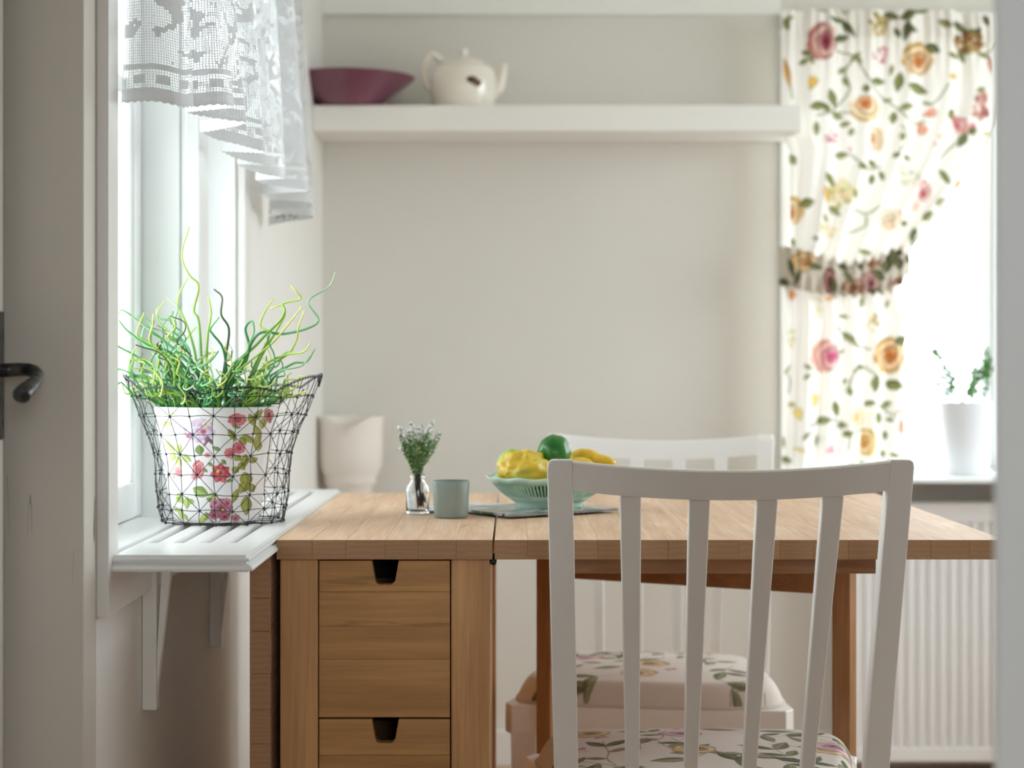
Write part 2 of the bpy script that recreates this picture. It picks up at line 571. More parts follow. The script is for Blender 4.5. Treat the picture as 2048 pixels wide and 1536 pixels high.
# ------------------------------------------------------------------ print painting (flat decoration)
class Print:
    """paints motifs into per-vertex colours; x, y are cloth coordinates"""
    def __init__(s, x, y, base):
        s.x, s.y = x.ravel(), y.ravel()
        s.c = np.tile(np.array(base, float) / 255, (s.x.size, 1))
        s.r = np.random.default_rng(11)
    def _near(s, cx, cy, rad):
        return np.nonzero((np.abs(s.x - cx) < rad) & (np.abs(s.y - cy) < rad))[0]
    def _blend(s, i, m, col):
        m = np.clip(m, 0, 1)[:, None]
        col = np.asarray(col, float)
        if col.ndim == 1: col = col[None] / 255
        s.c[i] = s.c[i] * (1 - m) + col * m
    def leaf(s, cx, cy, L, W, ang, col=(120, 124, 72), k=1.0, soft=2.0):
        i = s._near(cx, cy, L * 1.1)
        if not len(i): return
        t = math.radians(ang)
        dx, dy = s.x[i] - cx, s.y[i] - cy
        a = (dx * math.cos(t) + dy * math.sin(t)) / (L / 2)
        b = (-dx * math.sin(t) + dy * math.cos(t)) / (W / 2)
        w = np.clip(1 - np.abs(a) ** 1.8, 0, 1) * (1 - 0.18 * a)
        d = (w - np.abs(b)) * (W / 2)
        m = np.clip(d / soft + 0.5, 0, 1) * (np.abs(a) < 1) * k
        c = np.array(col, float)[None] / 255
        sh = np.where(b > 0, 1.12, 0.9)[:, None]
        cc = np.clip(c * sh + 0.22 * np.clip(1 - np.abs(b) / 0.14, 0, 1)[:, None] * (1 - c), 0, 1)
        edge = np.clip(1 - d / (W * 0.14), 0, 1)[:, None]
        cc = cc * (1 - 0.28 * edge)
        s._blend(i, m, cc)
    def rose(s, cx, cy, rx, ry, outer, core, n=6, ph=0.0, off=(0.1, 0.1), k=1.0, pale=(250, 240, 228)):
        i = s._near(cx, cy, max(rx, ry) * 1.3)
        if not len(i): return
        dx, dy = (s.x[i] - cx) / rx, (s.y[i] - cy) / ry
        r = np.hypot(dx, dy)
        th = np.arctan2(dy, dx)
        edge = 0.92 + 0.10 * np.abs(np.sin(n / 2 * th + ph)) + 0.03 * np.sin(9 * th + ph)
        m = np.clip((edge - r) * min(rx, ry) / 2.5 + 0.5, 0, 1) * k
        ox, oy = dx - off[0], dy - off[1]
        r2, t2 = np.hypot(ox, oy), np.arctan2(oy, ox)
        spiral = 0.5 + 0.5 * np.sin(13 * r2 + 1.5 * np.sin(2.5 * t2 + ph) + t2)
        o, c, p = (np.array(q, float)[None] / 255 for q in (outer, core, pale))
        f = np.clip(1.15 - r2 / 0.8, 0, 1)[:, None]
        cc = o * (1 - f ** 2) + c * f ** 2
        mid = np.exp(-((r2 - 0.62) / 0.22) ** 2)[:, None] * 0.55
        cc = cc * (1 - mid) + p * mid
        cc = cc * (0.80 + 0.26 * spiral[:, None])
        s._blend(i, m, np.clip(cc, 0, 1))
    def blob(s, cx, cy, rx, ry, col, k=1.0, n=5, ph=0):
        i = s._near(cx, cy, max(rx, ry) * 1.4)
        if not len(i): return
        dx, dy = (s.x[i] - cx) / rx, (s.y[i] - cy) / ry
        r, th = np.hypot(dx, dy), np.arctan2(dy, dx)
        m = np.clip((0.85 + 0.2 * np.cos(n * th + ph) - r) * min(rx, ry) / 2 + 0.5, 0, 1) * k
        s._blend(i, m, col)
    def cluster(s, cx, cy, rx, ry, cols, n, size, k=0.85):
        for q in range(n):
            a, r = s.r.uniform(0, 2 * PI), math.sqrt(s.r.uniform(0, 1))
            c = cols[q % len(cols)]
            s.blob(cx + rx * r * math.cos(a), cy + ry * r * math.sin(a), size * s.r.uniform(.6, 1.2), size * s.r.uniform(.6, 1.2), c, k, 5, a)
    def stem(s, pts, w, col=(132, 134, 98), k=0.9):
        pts = np.array(spline(pts, 10))[:, :2]
        lo, hi = pts.min(0) - 3 * w, pts.max(0) + 3 * w
        i = np.nonzero((s.x > lo[0]) & (s.x < hi[0]) & (s.y > lo[1]) & (s.y < hi[1]))[0]
        if not len(i): return
        dm = np.full(len(i), 1e9)
        for a, b in zip(pts[:-1], pts[1:]):
            e = b - a
            t = np.clip(((s.x[i] - a[0]) * e[0] + (s.y[i] - a[1]) * e[1]) / max(e @ e, 1e-9), 0, 1)
            dm = np.minimum(dm, np.hypot(s.x[i] - a[0] - t * e[0], s.y[i] - a[1] - t * e[1]))
        s._blend(i, np.clip((w / 2 - dm) / (w * 0.35) + 0.5, 0, 1) * k, col)
    def lily(s, cx, cy, L, ang, col, k=0.9):
        for da, q in ((-22, .9), (0, 1.0), (22, .9)):
            t = math.radians(ang + da)
            s.leaf(cx + L * .3 * q * math.cos(t), cy + L * .3 * q * math.sin(t), L * q, L * .28, ang + da + 180, col, k)

def spline(pts, n):
    """Catmull-Rom through points of any dimension"""
    p = [np.array(q, float) for q in pts]
    p = [2 * p[0] - p[1]] + p + [2 * p[-1] - p[-2]]
    out = []
    for i in range(1, len(p) - 2):
        for k in range(n):
            t = k / n
            out.append(0.5 * (2 * p[i] + (p[i + 1] - p[i - 1]) * t + (2 * p[i - 1] - 5 * p[i] + 4 * p[i + 1] - p[i + 2]) * t * t
                              + (3 * p[i] - p[i - 1] - 3 * p[i + 1] + p[i + 2]) * t ** 3))
    out.append(p[-2])
    return out

# ------------------------------------------------------------------ the setting
XW = -0.455          # left wall
YB = 4.285           # back wall
XR = 2.0             # right wall
ZC = 2.35
YD0, YD1 = 1.907, 1.9617   # partition between hall and kitchen
HX0, HX1, HZ0, HZ1 = 0.12, 1.08, 0.92, 1.88  # opening of the added hall window, sized for fill light
def struct(name, mb, mat, label, cat, parent=None, **kw):
    o = obj(name, mb, mat, parent, **kw)
    return tag(o, label, cat, None, 'structure')

struct('floor', MB().box(-0.85, XR + .15, -1.7, YB + .15, -0.06, 0.0), M_floor, 'brown wooden floor under the table and radiator', 'floor')
struct('ceiling', MB().box(-0.85, XR + .15, -1.7, YB + .15, ZC, ZC + .06), M_ceiling, 'white ceiling above the kitchen corner', 'ceiling')
WL0, WL1, WZ0, WZ1 = 2.009, 2.962, 0.70, 1.86
struct('wall_left', MB().box(-0.60, XW, YD1, YB, 0, WZ0).box(-0.60, XW, YD1, YB, WZ1, ZC)
       .box(-0.60, XW, WL1, YB, WZ0, WZ1).box(-0.60, XW, YD1, WL0, WZ0, WZ1), M_wall_side,
       'plain light wall below and beside the lace-curtained window', 'wall')
BX0, BXM, BX1, BZ0, BZ1 = 0.6536, 1.158, 1.72, 0.69, 1.74
struct('wall_back', MB().box(-0.60, BX0, YB, YB + .14, 0, ZC).box(BX1, XR + .1, YB, YB + .14, 0, ZC)
       .box(BX0, BX1, YB, YB + .14, 0, BZ0).box(BX0, BX1, YB, YB + .14, BZ1, ZC), M_wall,
       'pale greige wall behind the table with the white shelf', 'wall')
RY0, RY1, RZA, RZB = 2.40, 3.80, 0.80, 2.0  # opening of the added side window
struct('wall_right', MB().box(XR, XR + .1, -1.6, RY0, 0, ZC).box(XR, XR + .1, RY1, YB, 0, ZC).box(XR, XR + .1, RY0, RY1, 0, RZA).box(XR, XR + .1, RY0, RY1, RZB, ZC), M_wall, 'pale side wall beyond the right of the table', 'wall')
struct('wall_front', MB().box(-0.75, -0.625, YD0 + .01, YD1, 0, ZC).box(0.80, XR, YD0, YD1, 0, ZC).box(-0.625, 0.80, YD0, YD1, 2.12, ZC), M_wall,
       'partition wall with the doorway the view looks through', 'wall')
struct('wall_hall', MB().box(-0.75, -0.65, -1.6, YD0, 0, ZC), M_wall, 'pale hall wall behind the open door', 'wall')
struct('wall_rear', MB().box(-0.75, HX0, -1.7, -1.6, 0, ZC).box(HX1, XR, -1.7, -1.6, 0, ZC)
       .box(HX0, HX1, -1.7, -1.6, 0, HZ0).box(HX0, HX1, -1.7, -1.6, HZ1, ZC), M_wall, 'hall wall with a window, behind the viewer', 'wall')
struct('roof', MB().box(-1.95, XR + .75, -2.3, YB + .80, ZC + .062, ZC + .16), plain('roof_soffit', rgb(150, 146, 140), .8), 'roof with wide eaves over the windows', 'roof')  # unseen slab added overhead; its eaves cut the daylight at the windows
struct('ground', MB().box(-40, 42, -38, 46, -0.62, -0.60), noise_mix('pale_gravel', [rgb(150, 150, 142), rgb(176, 176, 168)], 3, .9), 'pale gravel ground outside the windows', 'ground')  # unseen plane added to weaken the light from below
# door casing at the left, white paint with shade put into its colour
struct('trim_1', MB().box(-0.640, XW, YD0, YD1, 0, 2.12), M_casing, 'wide worn grey painted door casing board with hairline cracks', 'door casing', bevel=.002)
# blurred jamb close to the viewer on the right
struct('trim_2', MB().prism([(PX(1987, 1.06), 1.06), (PX(1987, 1.06) + .12, 1.06), (PX(1987, 1.06) + .12, 1.10), (PX(1991, 1.10), 1.10)], 'z', 0, ZC), M_jamb, 'blurred pale door jamb very close on the right edge', 'door casing', bevel=.004)
struct('trim_3', MB().box(XW, BX0 - .02, YB - .014, YB, PZ(31, YB), ZC), M_frieze, 'white frieze board along the top of the back wall', 'moulding', bevel=.002)
struct('baseboard_back', MB().box(XW, XR, YB - .016, YB, 0, 0.085), M_trim, 'white baseboard under the radiator', 'baseboard', bevel=.003)
struct('baseboard_left', MB().box(XW, XW + .016, YD1, YB - .016, 0, 0.085), M_trim, 'white baseboard along the left wall', 'baseboard', bevel=.003)

# open door at the far left with the iron handle
XD = -0.5312
door = struct('door_1', MB().box(XD - .04, XD, 1.02, 1.875, 0.01, 2.08), M_casing, 'grey painted open door seen edge-on at the far left', 'door', bevel=.002)
pl = MB().box(XD, XD + .003, 1.815, 1.868, PZ(880, 1.85), PZ(622, 1.85))
tag(obj('lock_plate', pl, M_iron, door, bevel=.0012), 'rough black iron lock plate')
hd = 1.842
hp = [(-6, 741, hd, 14), (20, 740, hd, 14), (45, 739, hd, 13.5), (62, 741, hd - .006, 13.5), (73, 748, hd - .016, 13.5), (72, 760, hd - .030, 13),
      (62, 772, hd - .044, 15), (50, 783, hd - .056, 18), (42, 791, hd - .063, 18), (40, 795, hd - .066, 12)]
hs = spline([(*P(u, v, d), r * d / F) for u, v, d, r in hp], 8)
obj('door_handle', MB().tube([p[:3] for p in hs], [p[3] for p in hs], 14), M_iron, door, smooth=True)

# ------------------------------------------------------------------ window on the left
win = thing('window_1', 'tall white framed left window behind the lace curtain', 'window', (-0.5, 2.48, 0.72), kind='structure')
XS = -0.523
XO = -0.441
# casing round the opening on the room side
obj('casing', MB().box(XW, XO, YD1, WL0, 0.678, WZ1 + .06), M_trim, win, bevel=.0015)
obj('casing', MB().box(XW, XO, WL1, WL1 + .048, 0.678, WZ1 + .06), M_trim, win, bevel=.0025)
obj('casing', MB().box(XW, XO, WL0, WL1, WZ1, WZ1 + .06), M_trim, win, bevel=.0025)
tag(obj('apron', MB().box(XW, XO - .002, WL0, WL1 + .0, 0.678, 0.722), M_trim, win, bevel=.0015), 'white apron board under the sill')
# jamb linings
obj('jamb', MB().box(-0.60, XW - .002, WL1 - .006, WL1, WZ0 + .03, WZ1).box(-0.60, XW - .002, WL0, WL0 + .006, WZ0 + .03, WZ1).box(-0.60, XW, WL0, WL1, WZ1 - .01, WZ1), M_sash, win, bevel=.001)
# centre mullion: post, cover strip and the groove between
MY0, MY1 = 2.536, 2.602
obj('mullion', MB().box(-0.60, -0.4705, MY0, MY1, 0.725, WZ1 - .01).box(-0.4705, -0.462, MY0 + .006, MY1 - .006, 0.725, WZ1 - .01), M_sash, win, bevel=.0015)
obj('cover_strip', MB().box(-0.462, XO, MY0 - .004, MY1 + .004, 0.725, WZ1 - .01), M_sash, win, bevel=.003, bseg=3)
def sash(y0, y1):
    z0, z1 = 0.742, WZ1 - .014
    s = obj('sash', MB().box(-0.575, XS, y0, y0 + .045, z0, z1).box(-0.575, XS, y1 - .045, y1, z0, z1)
            .box(-0.575, XS, y0 + .045, y1 - .045, z0, z0 + .05).box(-0.575, XS, y0 + .045, y1 - .045, z1 - .05, z1)
            .box(-0.57, -0.535, y0 + .045, y1 - .045, 1.325, 1.350), M_sash, win, bevel=.003)
    obj('pane', MB().box(-0.556, -0.552, y0 + .045, y1 - .045, z0 + .05, 1.325), M_glass, s, local=False)
    obj('pane', MB().box(-0.556, -0.552, y0 + .045, y1 - .045, 1.350, z1 - .05), M_glass, s, local=False)
    obj('glazing_bead', MB().box(-0.535, XS - .003, y1 - .058, y1 - .045, z0 + .05, z1 - .05).box(-0.535, XS - .003, y0 + .045, y0 + .058, z0 + .05, z1 - .05), M_sash, s, bevel=.003)
sash(WL0 + .008, MY0 - .004)
sash(MY1 + .004, WL1 - .008)
obj('inner_sill', MB().box(-0.60, -0.4555, WL0, WL1, 0.7005, 0.741), M_sash, win, bevel=.002)

# slatted sill shelf with moulded edge on brackets
ZS, SX1, SY0, SY1 = 0.744, -0.2955, 1.985, 3.03
sill = thing('slatted_sill', 'white slatted window sill with moulded edge carrying the wire basket', 'window sill', (-0.38, 2.5, ZS - .02))
xl = XO + .0005
sz0 = ZS - .018
slots = [(PX(293, 2.115), PX(313, 2.115)), (PX(345, 2.115), PX(366, 2.115)), (PX(397, 2.115), PX(419, 2.115)), (PX(450, 2.115), PX(471, 2.115))]
sy0 = 2.118
edges = [xl] + [e for s in slots for e in s] + [SX1]
for i in range(5):
    obj('slat', MB().box(edges[2 * i], edges[2 * i + 1], sy0, 2.985, sz0, ZS), M_sill, sill, bevel=.0008)
obj('front_rail', MB().box(-.4405, SX1, SY0, sy0, sz0, ZS), M_sill, sill, bevel=.0006)
obj('front_rail', MB().box(xl, SX1, 2.55, 2.585, sz0 + .0005, ZS - .0003), M_sill, sill)
obj('back_rail', MB().box(xl, SX1, 2.985, SY1, sz0, ZS), M_sill, sill, bevel=.0006)
# moulded edge: ogee section swept along front and side, mitred
prof = [(0, -.0003), (.0006, -.0032), (.0040, -.0036), (.0048, -.0050), (.0044, -.0068), (.0008, -.0074), (.0008, -.0092), (.0030, -.0098), (.0072, -.0120), (.0092, -.0148), (.0086, -.0168), (.0030, -.0176), (.0030, -.0185), (-.002, -.0185)]
mm = MB()
path = [(XW + .001, SY0, 0, -1), (SX1, SY0, 1, -1), (SX1, SY1, 1, 1), (XO, SY1, 0, 1)]
vs, fs = [], []
for (x, y, ox, oy) in path:
    for o_, z in prof:
        vs.append((x + ox * o_, y + oy * o_, ZS + z))
n_ = len(prof)
for a in range(3):
    for k in range(n_ - 1):
        fs.append((a * n_ + k, a * n_ + k + 1, (a + 1) * n_ + k + 1, (a + 1) * n_ + k))
fs.append(tuple(range(n_ - 1, -1, -1)))
mm.add(vs, fs)
obj('edge_moulding', mm, M_sill, sill)
for by in (2.2016, 2.69):
    zb = 0.531
    b = obj('bracket', MB().box(XW + .0005, XW + .018, by, by + .020, zb, sz0), M_trim, sill, bevel=.0012)
    obj('brace', MB().prism([(XW + .018, zb + .02), (XW + .018, zb + .07), (XW + .024, sz0 - .018), (XW + .036, sz0 - .018)], 'y', by + .003, by + .017), M_trim, b, bevel=.001)
    obj('arm', MB().box(XW + .018, SX1 - .02, by + .002, by + .018, sz0 - .018, sz0), M_trim, b, bevel=.001)

# ------------------------------------------------------------------ window at the back with sill
w2 = thing('window_2', 'bright white back window behind the floral curtain', 'window', (0.9, YB, 0.7), kind='structure')
obj('casing', MB().box(PX(1562, YB - .02), BX0, YB - .018, YB, 0.70, BZ1 + .05), M_sash, w2, bevel=.002)
obj('casing', MB().box(BX1, BX1 + .06, YB - .018, YB, 0.70, BZ1 + .05), M_sash, w2, bevel=.002)
obj('casing', MB().box(BX0, BX1, YB - .018, YB, BZ1, BZ1 + .05), M_sash, w2, bevel=.002)
for a_, b_ in ((BX0, BXM), (BXM + .05, BX1)):
    s2 = obj('sash', MB().box(a_, a_ + .03, YB + .06, YB + .10, .702, BZ1).box(b_ - .018, b_, YB + .06, YB + .10, .702, BZ1)
             .box(a_ + .03, b_ - .018, YB + .06, YB + .10, .702, .735).box(a_ + .03, b_ - .018, YB + .06, YB + .10, BZ1 - .04, BZ1), M_sash, w2, bevel=.003)
    obj('pane', MB().box(a_ + .03, b_ - .018, YB + .078, YB + .082, .735, BZ1 - .04), M_glass, s2)
obj('mullion', MB().box(BXM, BXM + .05, YB + .01, YB + .10, .702, BZ1), M_sash, w2, bevel=.003)
obj('window_sill', MB().box(0.632, 1.82, 3.995, YB, PZ(967, 3.995), 0.7015).box(BX0, BX1, YB, YB + .10, .691, .7015), M_sash, w2, bevel=.004, bseg=3)
# unseen hall window behind the viewer, added to light the near side
w3 = thing('window_3', 'hall window behind the viewer', 'window', (.6, -1.65, 1.0), kind='structure')
obj('sash', MB().box(HX0, HX0 + .05, -1.68, -1.63, HZ0, HZ1).box(HX1 - .05, HX1, -1.68, -1.63, HZ0, HZ1)
    .box(HX0 + .05, HX1 - .05, -1.68, -1.63, HZ0, HZ0 + .05).box(HX0 + .05, HX1 - .05, -1.68, -1.63, HZ1 - .05, HZ1), M_sash, w3)
obj('pane', MB().box(HX0 + .05, HX1 - .05, -1.657, -1.653, HZ0 + .05, HZ1 - .05), M_glass, w3)

# unseen window in the right-hand wall, added to brighten the back wall
w4 = thing('window_4', 'kitchen window in the side wall beyond the right edge', 'window', (XR, 3.1, RZA), kind='structure')
obj('sash', MB().box(XR + .03, XR + .07, RY0, RY0 + .05, RZA, RZB).box(XR + .03, XR + .07, RY1 - .05, RY1, RZA, RZB)
    .box(XR + .03, XR + .07, RY0 + .05, RY1 - .05, RZA, RZA + .05).box(XR + .03, XR + .07, RY0 + .05, RY1 - .05, RZB - .05, RZB), M_sash, w4)
obj('pane', MB().box(XR + .048, XR + .052, RY0 + .05, RY1 - .05, RZA + .05, RZB - .05), M_glass, w4)

# ------------------------------------------------------------------ radiator
rd = thing('radiator', 'white ribbed panel radiator below the back window sill', 'radiator', (1.0, 4.2, 0.07))
RX0, RX1, RZ0, RZ1, RY = 0.765, 1.66, 0.037, 0.634, 4.150
poly = []
pitch = 0.0245
n = int((RX1 - RX0 - .03) / pitch)
x = RX0 + .015
poly.append((RX0, RY + .002))
for i in range(n):
    poly += [(x, RY + .012), (x + .007, RY + .012), (x + .0105, RY), (x + .0190, RY), (x + .0225, RY + .012)]
    x += pitch
poly += [(RX1, RY + .002), (RX1, RY + .0142), (RX0, RY + .0142)]
obj('front_panel', MB().prism([(a, b) for a, b in poly], 'z', RZ0 + .033, RZ1 - .046), M_rad, rd)
for a_, b_ in ((RZ1 - .046, RZ1), (RZ0, RZ0 + .033)):
    obj('rim', MB().box(RX0, RX1, RY - .001, RY + .014, a_, b_), M_rad, rd, bevel=.003)
obj('back_panel', MB().box(RX0, RX1, RY + .075, RY + .088, RZ0, RZ1), M_rad, rd, bevel=.003)
obj('side_panel', MB().box(RX0 - .001, RX0 + .002, RY + .0145, RY + .088, RZ0 + .02, RZ1), M_rad, rd)
gm = MB()
x = RX0 + .01
while x < RX1 - .02:
    gm.box(x, x + .006, RY + .014, RY + .075, RZ1 - .004, RZ1 + .002)
    x += .0125
tag(obj('top_grille', gm, M_rad, rd), None, None, None, 'stuff')
for a_ in (.85, 1.5):
    obj('wall_bracket', MB().box(a_, a_ + .03, RY + .088, YB - .0002, .15, .55), M_rad, rd)

# ------------------------------------------------------------------ shelf on the back wall
SHX, SHY, SHZ0, SHZ1 = PX(1603, 4.073), 4.073, 1.482, 1.541
tag(obj('wall_shelf', MB().box(XW, SHX, SHY, YB, SHZ0, SHZ1), M_shelf, bevel=.003, bseg=3), 'long thick white shelf on the back wall', 'shelf')

# plum bowl
M_plum = noise_mix('plum_glass', [rgb(108, 62, 78), rgb(126, 76, 94)], 6, 0.22)
bc = (PX(700, 4.14), 4.128, SHZ1)
prof = [(0, .004), (.062, .003), (.066, .0005), (.07, .004), (.11, .036), (.148, .066), (.1505, .069), (.147, .0695), (.108, .040), (.066, .010), (0, .008)]
tag(obj('plum_bowl', MB().lathe(prof, 64, bc), M_plum, smooth=True), 'wide shallow plum purple bowl on the wall shelf', 'bowl')

# teapot
M_cream = plain('cream_porcelain', rgb(238, 231, 220), 0.18, coat=.3)
tc_ = (PX(927, 4.16), 4.165, SHZ1)
tp = thing('teapot', 'cream porcelain teapot with a small brown flower on the shelf', 'teapot', tc_)
prof = [(0, 0), (.064, 0), (.068, .004), (.072, .012), (.0765, .04), (.0765, .075), (.073, .092), (.064, .101), (.058, .103), (.056, .107), (.050, .106), (.050, .100), (0, .100)]
obj('body', MB().lathe(prof, 56, tc_), M_cream, tp, smooth=True)
prof = [(.053, .1075), (.052, .111), (.035, .1165), (.012, .120), (.006, .124), (.007, .130), (.011, .136), (.010, .142), (.0, .1455)]
obj('lid', MB().lathe(prof, 40, tc_), M_cream, tp, smooth=True)
hs = spline([P(884, 122, 4.165), P(866, 110, 4.165), P(852, 122, 4.165), P(849, 150, 4.165), P(856, 174, 4.165), P(872, 188, 4.165)], 8)
obj('handle', MB().tube(hs, .0088, 12), M_cream, tp, smooth=True)
ss = spline([P(980, 188, 4.165), P(996, 176, 4.165), P(1003, 155, 4.165), P(1008, 128, 4.165)], 8)
obj('spout', MB().tube(ss, [.017 - .009 * i / (len(ss) - 1) for i in range(len(ss))], 12), M_cream, tp, smooth=True)
fm = MB()
M_motif = noise_mix('teapot_flower_print', [rgb(70, 34, 24), rgb(60, 30, 26), rgb(196, 126, 44)], 70, 0.3)
def patch(cx, cz, a, b, rot):
    vs, n = [], 16
    for k in range(n):
        t = 2 * PI * k / n
        px, pz = a * math.cos(t) * (1 + .2 * math.cos(3 * t)), b * math.sin(t)
        px, pz = px * math.cos(rot) - pz * math.sin(rot), px * math.sin(rot) + pz * math.cos(rot)
        xx = cx + px
        vs.append((tc_[0] + xx, tc_[1] - math.sqrt(max(.0772 ** 2 - xx * xx, 0)), tc_[2] + cz + pz))
    fm.add(vs, [tuple(range(n))])
patch(.026, .058, .013, .009, -.5); patch(.034, .052, .009, .007, .6); patch(.016, .061, .008, .006, .3)
tag(obj('flower_print', fm, M_motif, tp), 'small brown and orange flower print')

# white ceramic vase against the back wall
M_vase = plain('vase_ceramic', rgb(236, 229, 221), 0.25, coat=.2)
VD = 4.205
vc = (PX(700, VD), VD, PZ(1010, VD))
vz = lambda v: PZ(v, VD) - vc[2]
k = VD / F
prof = [(0, 0), (40 * k, 0), (42 * k, vz(990)), (46 * k, vz(972)), (50 * k, vz(968)), (54 * k, vz(962)), (52 * k, vz(956)), (58 * k, vz(944)), (63 * k, vz(932)), (65 * k, vz(915)), (65.5 * k, vz(880)), (66 * k, vz(852)), (68.2 * k, vz(836)), (68.5 * k, vz(832)), (66.5 * k, vz(832)), (62 * k, vz(852)), (60 * k, vz(915)), (48 * k, vz(950)), (0, vz(955))]
def dip(p, a, r, z):
    if z > vz(860):
        q = max(0, 1 - abs(((a + PI / 2 + PI) % (2 * PI)) - PI) / 0.75)
        w = (z - vz(860)) / (vz(832) - vz(860))
        return (p[0], p[1], p[2] - w * .030 * q ** 1.1)
    return p
tag(obj('ceramic_vase', MB().lathe(prof, 72, vc, dip), M_vase, smooth=True), 'white ceramic vase with dipped rim by the back wall behind the sill', 'vase')

# ------------------------------------------------------------------ gateleg table
TY0, TY1, TZ = 2.195, 2.995, 0.740
TT = 0.0238
TX0, TXM, TXL, TX1 = PX(553, TY0), PX(985, TY0), PX(989.5, TY0), 0.601
tb = thing('gateleg_table', 'birch gateleg table with drawers and one leaf raised', 'table', (0.15, 2.595, 0))
def staves(parent, x0, x1, n, z0, z1, horiz=True):
    ws = [random.uniform(.85, 1.15) for _ in range(n)]
    t = sum(ws)
    a = x0
    for w in ws:
        b = a + (x1 - x0) * w / t
        if horiz:
            obj('stave', MB().box(a, b - .0002, TY0, TY1, z0, z1), M_top, parent, bevel=.0003, bseg=1)
        a = b
ct = part_empty('table_top', tb)
staves(ct, TX0, TXM, 6, TZ - TT, TZ)
lf = part_empty('raised_leaf', tb)
staves(lf, TXL, TX1, 14, TZ - TT, TZ)
hl = part_empty('hanging_leaf', tb)
hx0, hx1 = PX(500, 2.2), PX(541, 2.2)
z = sz0 - .004
ws = [random.uniform(.85, 1.15) for _ in range(13)]
for w in ws:
    z2 = z - .60 * w / sum(ws)
    obj('stave', MB().box(hx0, hx1, TY0 + .002, TY1, z2 + .0002, z), M_top, hl, bevel=.0006, bseg=1)
    z = z2
zt = TZ - TT - .0002
pxs = [(PX(560, 2.2), PX(635.5, 2.2)), (PX(902.5, 2.2), PX(980, 2.2))]
for (a, b) in pxs:
    for (c, d) in ((2.2, 2.245), (2.945, 2.99)):
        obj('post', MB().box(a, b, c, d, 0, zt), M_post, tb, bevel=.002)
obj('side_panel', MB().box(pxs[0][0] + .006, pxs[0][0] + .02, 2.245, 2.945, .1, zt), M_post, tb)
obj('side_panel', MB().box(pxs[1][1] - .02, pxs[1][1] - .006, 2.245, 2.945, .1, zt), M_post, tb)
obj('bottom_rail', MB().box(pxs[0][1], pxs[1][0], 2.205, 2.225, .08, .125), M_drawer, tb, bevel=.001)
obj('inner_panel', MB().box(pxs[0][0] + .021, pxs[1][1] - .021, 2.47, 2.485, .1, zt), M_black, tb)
DX0, DX1 = pxs[0][1] + .0012, pxs[1][0] - .0016
dcx = PX(770, 2.2)
def drawer(z0, z1, joints):
    dr = part_empty('drawer', tb)
    k = 2.2 / F
    zs = [z1] + [z1 - j * (z1 - z0) for j in joints] + [z0]
    for i in range(len(zs) - 1):
        hi, lo = zs[i], zs[i + 1] + .0002
        if i == 0:
            t, b_, dep = 27 * k, 17 * k, 48 * k
            poly = [(DX0, lo), (DX1, lo), (DX1, hi), (dcx + t, hi), (dcx + b_ + 3 * k, hi - dep + 8 * k), (dcx + b_, hi - dep + 3 * k), (dcx + b_ - 6 * k, hi - dep),
                    (dcx - b_ + 6 * k, hi - dep), (dcx - b_, hi - dep + 3 * k), (dcx - b_ - 3 * k, hi - dep + 8 * k), (dcx - t, hi), (DX0, hi)]
            obj('board', MB().prism(poly, 'y', 2.2035, 2.2215), M_drawer, dr, bevel=.0005, bseg=1)
        else:
            obj('board', MB().box(DX0, DX1, 2.2035, 2.2215, lo, hi), M_drawer, dr, bevel=.0002, bseg=1)
    obj('drawer_box', MB().box(DX0 + .004, DX0 + .016, 2.2216, 2.46, z0 + .01, z1 - .05).box(DX1 - .016, DX1 - .004, 2.2216, 2.46, z0 + .01, z1 - .05)
        .box(DX0 + .016, DX1 - .016, 2.2216, 2.46, z0 + .008, z0 + .014).box(DX0 + .016, DX1 - .016, 2.448, 2.46, z0 + .014, z1 - .05), M_drawer, dr)
zd = PZ(1122, 2.2)
dh = (1436 - 1122) * 2.2 / F
for i, js in enumerate(((.20, .42, .63), (.23, .5, .74), (.2, .45, .7))):
    drawer(zd - dh - i * (dh + .0022), zd - i * (dh + .0022), js)
# gate: hinged post, rail and swung-out leg
ga, gb = Vector((.040, 2.742)), Vector((.4625, 2.517))
gd = (gb - ga).normalized()
gn = Vector((-gd.y, gd.x))
gate = part_empty('gate', tb)
def gbox(p0, p1, w, z0, z1, name, mat):
    q = [p0 - gn * w / 2, p1 - gn * w / 2, p1 + gn * w / 2, p0 + gn * w / 2]
    obj(name, MB().prism([(a.x, a.y) for a in q], 'z', z0, z1), mat, gate, bevel=.0012)
gz = PZ(1141, 2.28)
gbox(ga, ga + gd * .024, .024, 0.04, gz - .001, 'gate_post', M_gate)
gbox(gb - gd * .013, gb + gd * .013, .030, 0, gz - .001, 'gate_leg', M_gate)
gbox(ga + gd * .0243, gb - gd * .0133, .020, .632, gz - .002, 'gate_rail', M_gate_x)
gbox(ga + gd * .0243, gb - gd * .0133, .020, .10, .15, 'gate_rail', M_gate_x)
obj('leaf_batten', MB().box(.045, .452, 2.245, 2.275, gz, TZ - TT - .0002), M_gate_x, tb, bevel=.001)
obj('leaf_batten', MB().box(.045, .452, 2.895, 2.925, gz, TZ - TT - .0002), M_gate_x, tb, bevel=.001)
tag(obj('hinge', MB().tube([(PX(986.5, 2.2), 2.2, TZ - TT - .0035), (PX(986.5, 2.2), 2.26, TZ - TT - .0035)], .0042, 10), M_black, tb, smooth=True), 'small black hinge between the top and the raised leaf')

